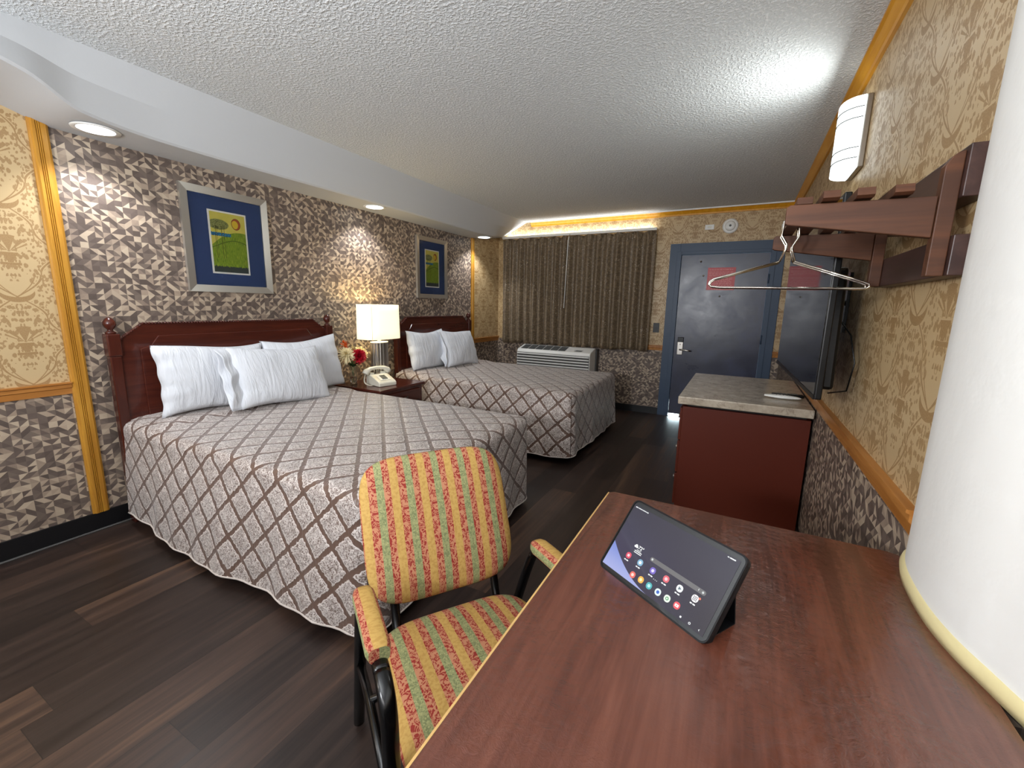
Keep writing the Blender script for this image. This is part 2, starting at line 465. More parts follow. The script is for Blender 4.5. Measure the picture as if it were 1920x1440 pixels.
    def build(s, name, mats, parent=None, loc=None, rot=None, bevel=0, bseg=2, sub=0, merge=False, solid=0):
        me = bpy.data.meshes.new(name); me.from_pydata(s.v, [], s.f)
        if not isinstance(mats, (list, tuple)): mats = [mats]
        for m in mats: me.materials.append(m)
        uvl = me.uv_layers.new(name='UVMap')
        for p in me.polygons:
            p.material_index = s.mi[p.index]; p.use_smooth = s.sm[p.index]
            u = s.uv[p.index]
            if u is None:
                nn = p.normal; ax = max(range(3), key=lambda i: abs(nn[i]))
                for li in p.loop_indices:
                    c = me.vertices[me.loops[li].vertex_index].co
                    uvl.data[li].uv = (c.y, c.z) if ax == 0 else ((c.x, c.z) if ax == 1 else (c.x, c.y))
            else:
                for li, w in zip(p.loop_indices, u): uvl.data[li].uv = w
        bm = bmesh.new(); bm.from_mesh(me)
        if merge: bmesh.ops.remove_doubles(bm, verts=bm.verts, dist=1e-5)
        bmesh.ops.recalc_face_normals(bm, faces=bm.faces)
        bm.to_mesh(me); bm.free()
        o = bpy.data.objects.new(name, me); COL.objects.link(o)
        if parent: o.parent = parent
        if loc: o.location = loc
        if rot: o.rotation_euler = rot
        if solid:
            b = o.modifiers.new('solid', 'SOLIDIFY'); b.thickness = solid; b.offset = -1
        if bevel:
            b = o.modifiers.new('bevel', 'BEVEL'); b.width = bevel; b.segments = bseg; b.limit_method = 'ANGLE'; b.angle_limit = math.radians(40)
        if sub:
            b = o.modifiers.new('sub', 'SUBSURF'); b.levels = sub; b.render_levels = sub
        return o

def thing(name, label, cat, loc=(0, 0, 0), rz=0, group=None):
    o = bpy.data.objects.new(name, None); o.empty_display_size = .05; COL.objects.link(o)
    o.location = loc; o.rotation_euler = (0, 0, rz)
    return tag(o, label, cat, group)
def tag(o, label, cat=None, group=None):
    o['label'] = label
    if cat: o['category'] = cat
    if group: o['group'] = group
    return o
def struct(o, label=None):
    o['kind'] = 'structure'
    if label: o['label'] = label
    return o
def copy_tree(o, parent=None):
    c = o.copy(); COL.objects.link(c)
    if parent: c.parent = parent
    for ch in list(o.children): copy_tree(ch, c)
    return c
def arc(cx, cy, r, a0, a1, n): return [(cx+r*math.cos(a0+(a1-a0)*i/n), cy+r*math.sin(a0+(a1-a0)*i/n)) for i in range(n+1)]
def B(): return MB()

# ------------------------------------------------------------------ room shell
XL, XR, YB, YN, H, ZR = -3.17, .41, 5.54, -2.0, 2.44, .874
b = B().box(XL-.1, 1.2, YN-.1, YB+.1, -.08, 0); struct(b.build('floor', FLO), 'dark brown wood plank floor')
b = B().box(XL-.1, 1.2, YN-.1, YB+.1, H, H+.08); struct(b.build('ceiling', POP), 'white popcorn textured ceiling')
# left wall: bed niche in triangle paper between two golden trims, damask over triangles beyond them
Y1, Y2 = .93, 4.84
b = B()
b.quad((XL, Y1, 0), (XL, Y2, 0), (XL, Y2, H), (XL, Y1, H), None, 1)
for ya, yb in ((YN, Y1), (Y2, YB)):
    b.quad((XL, ya, 0), (XL, yb, 0), (XL, yb, ZR-.03), (XL, ya, ZR-.03), None, 1)
    b.quad((XL, ya, ZR-.03), (XL, yb, ZR-.03), (XL, yb, H), (XL, ya, H), None, 0)
b.quad((XL-.1, YN, 0), (XL-.1, YB, 0), (XL-.1, YB, H), (XL-.1, YN, H), None, 0)
struct(b.build('wall_left', [DAM, TRI]), 'left wall, taupe triangle wallpaper behind the beds with gold damask at both ends')
# window wall
def wallY(y0, y1, holes=None):
    b = B()
    DX0, DX1, DT = -.70, .215, 1.945
    def seg(xa, xb, za, zb, mi):
        n = 1
        b.quad((xa, y0, za), (xb, y0, za), (xb, y0, zb), (xa, y0, zb), None, mi)
        b.quad((xa, y1, za), (xb, y1, za), (xb, y1, zb), (xa, y1, zb), None, mi)
    for xa, xb in ((XL, DX0), (DX1, XR+.1)):
        seg(xa, xb, 0, ZR-.03, 1); seg(xa, xb, ZR-.03, H, 0)
    seg(DX0, DX1, DT, H, 0)
    for x in (DX0, DX1): b.quad((x, y0, 0), (x, y1, 0), (x, y1, DT), (x, y0, DT), None, 0)
    b.quad((DX0, y0, DT), (DX1, y0, DT), (DX1, y1, DT), (DX0, y1, DT), None, 0)
    return b
struct(wallY(YB, YB+.12).build('wall_back', [DAM, TRI]), 'far wall with the window and the door')
# right wall
b = B()
b.box(XR, XR+.1, 1.18, YB+.1, 0, ZR-.03, 1); b.box(XR, XR+.1, 1.18, YB+.1, ZR-.03, H, 0)
struct(b.build('wall_right', [DAM, TRI]), 'right wall, gold damask wallpaper over taupe triangle wallpaper')
# white painted wall beside the desk, gently bowed
plan = [(.41, 1.262), (.398, 1.25), (.388, 1.225), (.378, 1.185), (.371, 1.14), (.367, 1.06), (.370, .982), (.383, .913), (.398, .868), (.416, .806), (.46, .68), (.52, .5), (.60, .2), (.68, -.2), (.74, -.8), (.76, -2.0)]
def chaikin(pts, it=2):
    for _ in range(it):
        q = [pts[0]]
        for a, c in zip(pts[:-1], pts[1:]): q += [tuple(a[i]*.75+c[i]*.25 for i in range(len(a))), tuple(a[i]*.25+c[i]*.75 for i in range(len(a)))]
        q.append(pts[-1]); pts = q
    return pts
plan = chaikin(plan)
bp = B(); npl = len(plan)-1
bp.grid(lambda u, v: (*plan[round(u*npl)], .775+(H-.775)*v), npl, 1, sm=True)
bp.grid(lambda u, v: (plan[round(u*npl)][0]+(1.1-plan[round(u*npl)][0])*v, plan[round(u*npl)][1], .775), npl, 1, sm=False)
struct(bp.build('wall_partition', WHITE), 'white painted wall bulging beside the desk')
pl2 = [(max(x+.012, .412), y) for x, y in plan]+[(1.1, -2.0), (1.1, 1.262)]
struct(B().prism(pl2, 2, 0, .752).build('wall_partition_foot', TRI))  # dark paper stands in for shade on the lower wall
b = B()
def strip(pts, off, z0, z1, bulge):
    bb = B(); out = []
    n = len(pts)
    nr = []
    for i in range(n):
        t = Vector(pts[min(i+1, n-1)]+(0,))-Vector(pts[max(i-1, 0)]+(0,)); t.normalize(); nr.append(Vector((-t.y, t.x, 0)) if Vector((-t.y, t.x, 0)).x < 0 else Vector((t.y, -t.x, 0)))
    prof = [(off*0, z1), (-bulge*.6, z1-.002), (-bulge, (z0+z1)/2), (-bulge*.7, z0), (.01, z0)]
    def fn(u, v):
        i = round(v*(n-1)); d, z = prof[round(u*4)]
        p = Vector((pts[i][0], pts[i][1], z))-nr[i]*d*1.
        return p
    bb.grid(fn, 4, n-1); return bb
struct(strip(plan[2:], 0, .750, .780, .008).build('trim_1', CREAM), 'cream bullnose strip along the foot of the white wall')
b = B().box(XL-.1, 1.2, YN-.1, YN, 0, H); struct(b.build('wall_near', SOFF))
b = B().box(1.1, 1.2, YN, 1.2, 0, H); struct(b.build('wall_entry', SOFF))

# soffit over the beds: lofted, underside lifts towards both ends
st = [(-2.0, 2.245, -2.60, 2.27), (.0, 2.245, -2.60, 2.27), (.50, 2.238, -2.62, 2.258), (.78, 2.212, -2.68, 2.225), (.98, 2.160, -2.79, 2.166), (1.3, 2.157, -2.865, 2.158), (1.8, 2.157, -2.875, 2.157), (2.5, 2.157, -2.86, 2.157), (3.5, 2.157, -2.85, 2.157),
      (4.45, 2.157, -2.855, 2.157), (4.88, 2.164, -2.88, 2.172), (5.2, 2.205, -2.97, 2.22), (5.54, 2.262, -3.10, 2.265)]
def sof(q):
    y, zi, xo, zo = q
    return [(XL, y, zi), (XL+(xo-XL)*.5, y, zi+(zo-zi)*.5), (xo-.012, y, zo), (xo, y, zo+.010), (xo+(-2.735-xo)*.5, y, zo+(H-zo)*.5), (-2.735, y, H)]
def hermite(k, t):
    def tan(i, c):
        a, b_ = st[max(i-1, 0)], st[min(i+1, len(st)-1)]
        return (b_[c]-a[c])/(b_[0]-a[0])
    p, q = st[k], st[k+1]; h = q[0]-p[0]; o = [p[0]+h*t]
    for c in (1, 2, 3):
        s0, s1 = (q[c]-p[c])/h, 0
        m0, m1 = tan(k, c), tan(k+1, c)
        m0 = max(-3*abs(s0), min(3*abs(s0), m0)); m1 = max(-3*abs(s0), min(3*abs(s0), m1))
        o.append((2*t**3-3*t*t+1)*p[c]+(t**3-2*t*t+t)*h*m0+(-2*t**3+3*t*t)*q[c]+(t**3-t*t)*h*m1)
    return tuple(o)
rows = []
for i in range(len(st)-1):
    for k in range(8): rows.append(sof(hermite(i, k/8)))
rows.append(sof(st[-1]))
b = B(); nn = len(rows)-1
for j in range(5):
    b.grid(lambda u, v, j=j: rows[round(v*nn)][j+round(u)], 1, nn, sm=True)
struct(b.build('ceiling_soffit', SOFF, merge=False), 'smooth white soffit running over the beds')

# mouldings
def fluted(w, d, n=4):
    pts = [(0, 0), (0, d*.5), (w*.10, d*.62), (w*.18, d), (w*.30, d)]
    k = 3; x = w*.34
    for i in range(k): pts += [(x, d), (x+w*.03, d*.72), (x+w*.06, d)]; x += w*.10
    pts += [(w*.86, d*.95), (w, d*.6), (w, 0)]
    return pts
def vtrim(name, y0, y1, z0, z1, lab):
    p = [(XL+q, y0+x) for x, q in fluted(y1-y0, .022)]
    struct(B().prism(p, 2, z0, z1).build(name, PINE), lab)
vtrim('trim_2', .895, .967, .105, 2.205, 'golden fluted upright trim at the near end of the bed wall')
vtrim('trim_3', 4.81, 4.875, .105, 2.20, 'golden upright trim at the far end of the bed wall')
railp = [(0, -.065), (.008, -.065), (.010, -.035), (.016, -.030), (.016, -.012), (.024, -.008), (.024, 0), (0, 0)]
def railY(name, xw, sgn, y0, y1, lab):
    struct(B().prism([(xw+sgn*a, ZR+z) for a, z in railp], 1, y0, y1).build(name, PINEH), lab)
railY('trim_4', XL, 1, YN, .895, 'chair rail on the left wall, near end'); railY('trim_5', XL, 1, 4.875, YB, 'chair rail on the left wall, far end')
railY('trim_6', XR, -1, 1.262, YB, 'wooden chair rail on the right wall')
def railX(name, x0, x1, lab): struct(B().prism([(YB-a, ZR+z) for a, z in railp], 0, x0, x1).build(name, PINEH), lab)
railX('trim_7', -1.05, -.82, 'short chair rail between curtain and door'); railX('trim_8', .335, XR, 'short chair rail right of the door')
crp = [(0, 0), (.050, 0), (.050, -.010), (.040, -.018), (.018, -.045), (.014, -.060), (0, -.060)]
struct(B().prism([(XR-a, H+z) for a, z in crp], 1, 1.26, YB).build('trim_9', CROWN), 'golden crown moulding along the right wall')
struct(B().prism([(YB-a, H+z) for a, z in crp], 0, -2.66, XR).build('trim_10', CROWN), 'golden crown moulding over the window wall')
struct(B().prism([(YB-a, H+z) for a, z in [(0.05, 0), (.066, 0), (.062, -.012), (.05, -.012)]], 0, -2.70, XR-.05).build('trim_11', WHITE), 'white strip above the crown moulding')  # white strip where crown meets ceiling
for nm, bx in (('baseboard_left', (XL, XL+.012, YN, YB, 0, .105)), ('baseboard_back', (XL, -.82, YB-.012, YB, 0, .085)), ('baseboard_right', (XR-.012, XR, 1.27, YB, 0, .10))):
    struct(B().box(*bx).build(nm, BASEB), 'black vinyl baseboard')
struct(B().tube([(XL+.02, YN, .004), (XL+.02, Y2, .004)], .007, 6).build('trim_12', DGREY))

# ------------------------------------------------------------------ door
DX0, DX1, DT = -.70, .215, 1.945
b = B()
for x0, x1, z0, z1 in ((-.825, DX0-.012, 0, 2.068), (DX1+.012, .338, 0, 2.068), (DX0-.012, DX1+.012, DT+.01, 2.068)):
    b.box(x0, x1, YB-.022, YB-.0005, z0, z1)
for x0, x1, z0, z1 in ((DX0-.045, DX0+.004, 0, DT+.03), (DX1-.004, DX1+.045, 0, DT+.03), (DX0+.0045, DX1-.0045, DT-.004, DT+.03)):
    b.box(x0, x1, YB-.034, YB+.05, z0, z1)
df = struct(b.build('door_1', BLUEP, bevel=.002), 'blue grey steel door frame with navy door')
slab = B().box(DX0+.006, DX1-.006, YB-.008, YB+.036, .035, DT-.008)
slab.box(DX0+.16, DX1-.006, YB-.006, YB+.03, .003, .035)
ds = slab.build('door_slab', NAVY, df, bevel=.002); ds['label'] = 'glossy navy door slab'
for z in (.30, 1.0, 1.66): B().tube([(DX1-.002, YB-.043, z-.05), (DX1-.002, YB-.043, z+.05)], .008, 8).build('hinge', BLUEP, df)
for (nm, m, f) in (('lock_plate', STEEL, lambda b: b.box(-.655, -.590, YB-.030, YB-.0085, .775, .93)),
                   ('card_reader', BLACKP, lambda b: b.box(-.655, -.590, YB-.034, YB-.0085, .931, .985))):
    f(b := B()); b.build(nm, m, df, bevel=.004)
b = B().tube([(-.615, YB-.03, .84), (-.615, YB-.070, .84), (-.600, YB-.078, .84), (-.53, YB-.078, .832), (-.495, YB-.074, .83)], [.012, .011, .010, .009, .008], 10)
b.build('handle', CHROME, df)
b = B().lathe([(0, 0), (.006, 0), (.006, .02)], (-.623, YB-.034, .90), 12, axis=1); b.build('keyhole', CHROME, df)
for nm, x, z in (('screw_head', -.48, 1.86), ('screw_head', -.44, 1.70), ('door_viewer', -.25, 1.47)): B().lathe([(0.0005, -.014), (.009, -.010), (.011, 0)], (x, YB-.0085, z), 12, axis=1).build(nm, CHROME, df)
struct(B().box(DX0, DX1, YB-.02, YB+.12, .0, .006).build('trim_13', STEEL), 'metal door sill')
# red notice on the door
t = thing('fire_notice', 'red rectangular notice stuck to the navy door', 'notice', (-.255, YB-.0085, 1.665))
REDP = plain('red_card', srgb(190, 44, 52), .4); PINKP = plain('pale_print', srgb(226, 150, 146), .5)
B().box(-.143, .143, -.0035, -.0005, -.125, .125).build('notice_card', REDP, t)
z = .105
rnd = random.Random(3)
for i in range(17):
    if i not in (1, 6):
        x = -.125; b = B(); hh = .0045 if i else .008
        while x < .11:
            w = rnd.uniform(.008, .034)
            if x+w > .125: break
            b.box(x, x+w, -.0048, -.0036, z-hh, z); x += w+.007
        b.build('text_line', PINKP, t)
    z -= .0135
B().box(-.135, .135, -.0048, -.0036, -.119, -.115).build('border_line', PINKP, t)

# threshold daylight is real light from outside; pavement out there
struct(B().box(-3, 2, YB+.13, YB+2.5, -.06, -.005).build('floor_outside', plain('concrete', srgb(190, 190, 185), .9)), 'pavement outside the door')

# ------------------------------------------------------------------ fixtures on the window wall
t = thing('smoke_alarm', 'round white smoke alarm on the wall above the door', 'smoke alarm', (-.215, YB-.0005, 2.235))
B().lathe([(.080, 0), (.080, -.010), (.074, -.020), (.060, -.024)], (0, 0, 0), 36, axis=1).build('base', WPLAS, t)
B().lathe([(.055, -.022), (.050, -.036), (.030, -.044), (0.001, -.045)], (0, 0, 0), 36, axis=1).build('cover', WPLAS, t)
b = B().lathe([(.012, -.044), (.010, -.050), (.001, -.051)], (0, 0, 0), 16, axis=1); b.build('test_button', GREYP, t)
t = thing('wall_plate', 'small white rectangular plate left of the smoke alarm', 'plate', (-.425, YB-.0005, 2.235))
B().box(-.047, .047, -.014, 0, -.027, .027).build('cover', WPLAS, t, bevel=.003)
B().box(-.020, .020, -.017, -.0142, -.010, .010).build('button', IVORY, t)
t = thing('light_switch', 'black light switch plate between curtain and door', 'switch', (-.92, YB-.0005, 1.085))
B().box(-.036, .036, -.006, 0, -.058, .058).build('plate', BLACKP, t, bevel=.002)
B().box(-.006, .006, -.016, -.0062, -.013, .013).build('toggle', BLACKP, t)

# window behind the curtain
w1 = B()
for x0, x1, z0, z1 in ((-2.95, -2.88, .92, 2.18), (-1.18, -1.11, .92, 2.18), (-2.88, -1.18, .92, .98), (-2.88, -1.18, 2.12, 2.18), (-2.06, -2.0, .98, 2.12)):
    w1.box(x0, x1, YB-.03, YB-.001, z0, z1)
wf = struct(w1.build('window_1', WPLAS), 'window hidden behind the curtain')
B().box(-2.88, -1.18, YB-.012, YB-.003, .98, 2.12).build('pane', plain('dim_window_glass', srgb(190, 205, 215), .1), wf)

t = thing('curtain_track', 'white curtain track above the brown curtains', 'curtain rail', (0, 0, 0))
B().box(-3.06, -.985, 5.435, 5.475, 2.225, 2.255).build('track', WPLAS, t, bevel=.002)
for x in (-3.0, -2.05, -1.02): B().box(x-.01, x+.01, 5.476, 5.539, 2.235, 2.25).build('bracket', WPLAS, t)
def curtain(x0, x1, lab, nf, ph, gather_left):
    t = thing('curtain', lab, 'curtain', ((x0+x1)/2, 5.45, .8), 0, 'brown brocade curtains')
    cx = (x0+x1)/2
    def fn(u, v):
        # v 0 bottom, 1 top
        z = v*1.418
        open_ = 1-.10*v
        xx = x0+(x1-x0)*u
        ph2 = ph+.25*math.sin(u*9+1)
        a = .040*(1-.45*v)+.006*math.sin(u*23)
        s = math.sin(2*PI*nf*u+ph2+.18*math.sin(v*3))
        s = 1-2*((1-s)/2)**1.5 if True else s
        y = 5.445-.005+a*s-.010*(1-v)
        xx += .010*math.cos(2*PI*nf*u*1+ph2)*(1-v)
        if v > .93: y += .012*math.sin(2*PI*nf*3*u)*(v-.93)/.07
        z += .006*math.sin(u*37+x0)*(1 if v > .98 else 0)-(.008*math.sin(u*14)*(1 if v < .02 else 0))
        return (xx-cx, y-5.45, z)
    L = (x1-x0)*1.45
    B().grid(fn, nf*16, 30, lambda u, v: (u*L, v*1.43)).build('curtain_panel', CUR, t, solid=.002)
    b = B()
    for i in range(nf+1):
        xx = x0+(x1-x0)*(i+.2)/(nf+.6)
        pass
    return t
curtain(-3.055, -2.10, 'left brown brocade curtain panel hanging beside the far corner', 9, .4, True)
curtain(-2.095, -.985, 'right brown brocade curtain panel hanging nearer the door', 9, 2.6, False)
t = thing('curtain_wand', 'thin white pull wand hanging where the curtains meet', 'pull wand', (-2.085, 5.385, 1.30))
B().tube([(0.03, .0, .90), (.022, 0, .85), (0, -.004, 0)], .0055, 8).build('wand', WPLAS, t)
B().tube([(.03, .0, .90), (.03, .01, .925), (.03, .05, .93)], .003, 6).build('hook', STEEL, t)

# air conditioner
t = thing('air_conditioner', 'white wall air conditioner under the window beside the far bed', 'air conditioner', (-2.15, 5.33, 0))
prof = [(-.14, .40), (-.14, .715), (-.12, .745), (.06, .792), (.10, .792), (.10, .40)]
B().prism(prof, 0, -.515, .515).build('housing', WPLAS, t, bevel=.008)
B().box(-.50, .53, .105, .208, .38, .775).build('wall_sleeve', DGREY, t)
for k in range(7):
    z = .70-.036*k
    B().prism([(-.1435, z-.019), (-.160, z-.016), (-.160, z-.004), (-.1435, z-.001)], 0, -.505, .505).build('front_louvre', WPLAS, t)
B().box(-.507, .507, -.143, -.1405, .455, .705).build('louvre_shade_panel', DGREY, t)  # dark sheet: shade between the louvres put in as colour
def on_slope(y): return .745+(y+.12)*(.047/.18)
for k in range(6):
    b = B(); g2 = B()
    x0 = -.475+k*.108
    b.quad((x0, -.105, on_slope(-.105)+.002), (x0+.098, -.105, on_slope(-.105)+.002), (x0+.098, .05, on_slope(.05)+.002), (x0, .05, on_slope(.05)+.002))
    for j in range(5):
        y = -.095+j*.030
        g2.box(x0, x0+.098, y, y+.006, on_slope(y)+.003, on_slope(y)+.007)
    vo = b.build('vent_opening', DGREY, t); g2.build('vent_grille', GREYP, vo)
B().quad((.28, -.09, on_slope(-.09)+.002), (.38, -.09, on_slope(-.09)+.002), (.40, -.05, on_slope(-.05)+.002), (.31, -.05, on_slope(-.05)+.002)).build('control_panel', GREYP, t)

# ------------------------------------------------------------------ recessed lights in the soffit
EM_SPOT = G('lit_recessed_lens', .4).color(srgb(235, 245, 250)).emit(srgb(232, 246, 255), 7.).m
labs = ['near recessed light in the soffit, above the near end of the first bed', 'middle recessed light in the soffit, above the bedside lamp', 'far recessed light in the soffit, next to the curtain corner']
for (sx, sy), lb in zip(SPOTS, labs):
    t = thing('recessed_light', lb, 'ceiling light', (sx, sy, 2.157), 0, 'recessed lights in the soffit')
    B().lathe([(.074, -.003), (.094, -.005), (.097, 0)], (0, 0, 0), 40).build('trim_ring', WPLAS, t)
    B().lathe([(.0005, -.006), (.060, -.005), (.0755, -.0028)], (0, 0, 0), 40).build('lens', EM_SPOT, t)

# ------------------------------------------------------------------ framed pictures
GLASS = G('picture_glass', .03, 0, .5); GLASS.set('Transmission Weight', 1.); GLASS.set('IOR', 1.1); GLASS.color((1, 1, 1, 1)); GLASS = GLASS.m
def picture(y0, y1, z0, z1, lab, group):
    t = thing('framed_picture', lab, 'picture', (XL, (y0+y1)/2, (z0+z1)/2), 0, group)
    w, h = (y1-y0)/2, (z1-z0)/2; fwid = .045; d = .026
    b = B()
    for (a, c, e, g_) in (((-w, -h), (w, -h), (w-fwid, -h+fwid), (-w+fwid, -h+fwid)), ((w, -h), (w, h), (w-fwid, h-fwid), (w-fwid, -h+fwid)),
                          ((w, h), (-w, h), (-w+fwid, h-fwid), (w-fwid, h-fwid)), ((-w, h), (-w, -h), (-w+fwid, -h+fwid), (-w+fwid, h-fwid))):
        n = len(b.v)
        b.v += [(.002, *a), (.002, *c), (.002, *e), (.002, *g_), (d, *a), (d, *c), (d-.006, *e), (d-.006, *g_)]
        for q in ((0, 1, 5, 4), (1, 2, 6, 5), (2, 3, 7, 6), (3, 0, 4, 7), (4, 5, 6, 7), (3, 2, 1, 0)): b.face([n+i for i in q])
    b.build('frame', SILVER, t)
    wi, hi = w-fwid, h-fwid
    B().box(.003, .010, -wi, wi, -hi, hi).build('mat_board', MATB, t)
    pw, ph = .125, .205
    B().box(.0105, .0125, -pw-.0, pw, -ph-.004, ph-.004).build('white_border', WHCARD, t)
    pw -= .011; ph -= .011; p = B()
    p.quad((.0135, -pw, -ph-.004), (.0135, pw, -ph-.004), (.0135, pw, ph-.004), (.0135, -pw, ph-.004), [(0, 0), (1, 0), (1, 1), (0, 1)])
    pr = p.build('landscape_print', ART, t); pr['label'] = 'green hill print with trees and a round sun'
    B().box(.0165, .018, -wi, wi, -hi, hi).build('glazing', GLASS, t)
picture(1.515, 2.075, 1.375, 2.040, 'silver framed green landscape print on blue mat above the near bed', 'framed landscape prints')
picture(3.73, 4.27, 1.385, 2.045, 'silver framed green landscape print on blue mat above the far bed', 'framed landscape prints')

# ------------------------------------------------------------------ beds
def bed(y0, y1, lab):
    """y0, y1: outer edges of the two headboard posts"""
    t = thing('bed', lab, 'bed', (-3.08, (y0+y1)/2, 0), 0, 'double beds')
    w = (y1-y0)/2
    hb = B()
    zt = 1.182; zs = 1.085; a = w-.045
    def side(sg):
        pts = []
        for i in range(9):
            q = i/8; ang = q*PI/2
            pts.append((sg*(a-.115*(1-math.cos(ang))-.0*q), zs+(zt-.02-zs)*math.sin(ang)*1.0 if False else zs+.085*(1-math.cos(ang))))
        return pts
    rgt = side(1); lft = side(-1)
    outline = [(-a, .25), (a, .25)]+rgt+[(a-.13, zt), (-a+.13, zt)]+lft[::-1]
    hb.prism(outline, 0, -.045, -.012)
    h = hb.build('headboard', CHERRYH, t, bevel=.004)
    # bead edge
    rope = []
    path = rgt+[(a-.13, zt)]; path2 = [(-y, z) for y, z in path][::-1]
    full = path2+path if False else (path[:]+[(-y, z) for y, z in path[::-1]])
    pts = []
    for (p, q) in zip(full[:-1], full[1:]):
        L = math.dist(p, q); k = max(1, int(L/.016))
        for i in range(k): pts.append((p[0]+(q[0]-p[0])*i/k, p[1]+(q[1]-p[1])*i/k))
    rb = B()
    for i, (y, z) in enumerate(pts):
        rb.lathe([(.0005, -.0075), (.0055, -.005), (.0075, 0), (.0055, .005), (.0005, .0075)], (-.012, y, z-.002), 6)
    rb.build('rope_edge', CHERRY, h)
    # raised panel
    pa = a-.10; pz = zt-.075
    ins = [(-pa, .3), (pa, .3), (pa, pz-.075), (pa-.055, pz-.055), (pa-.095, pz), (-pa+.095, pz), (-pa+.055, pz-.055), (-pa, pz-.075)]
    B().prism(ins, 0, -.013, -.004).build('raised_panel', CHERRYH, h, bevel=.006)
    for sg in (-1, 1):
        y = sg*(w-.028)
        p = B().box(-.052, .0, y-.026, y+.026, 0, 1.0)
        p.box(-.056, .006, y-.031, y+.031, 1.0, 1.125)
        po = p.build('post', CHERRY, t, bevel=.006)
        f = B().lathe([(.024, 0), (.026, .008), (.014, .016), (.013, .024), (.024, .036), (.030, .052), (.028, .068), (.018, .084), (.006, .092), (.0005, .094)], (-.026, y, 1.125), 18)
        f.build('finial', CHERRY, po)
    B().box(.0, 1.86, -w+.10, w-.10, .03, .16).build('bed_base', BEDB, t)
    B().box(.005, 1.875, -w+.06, w-.06, .165, .36).build('box_spring', MATT, t, bevel=.03)
    B().box(.005, 1.88, -w+.055, w-.055, .365, .570).build('mattress', MATT, t, bevel=.04)
    return t
bed(1.045, 2.535, 'double bed nearest the camera with carved cherry headboard')
bed(3.315, 4.685, 'double bed farther away beside the curtain with cherry headboard')

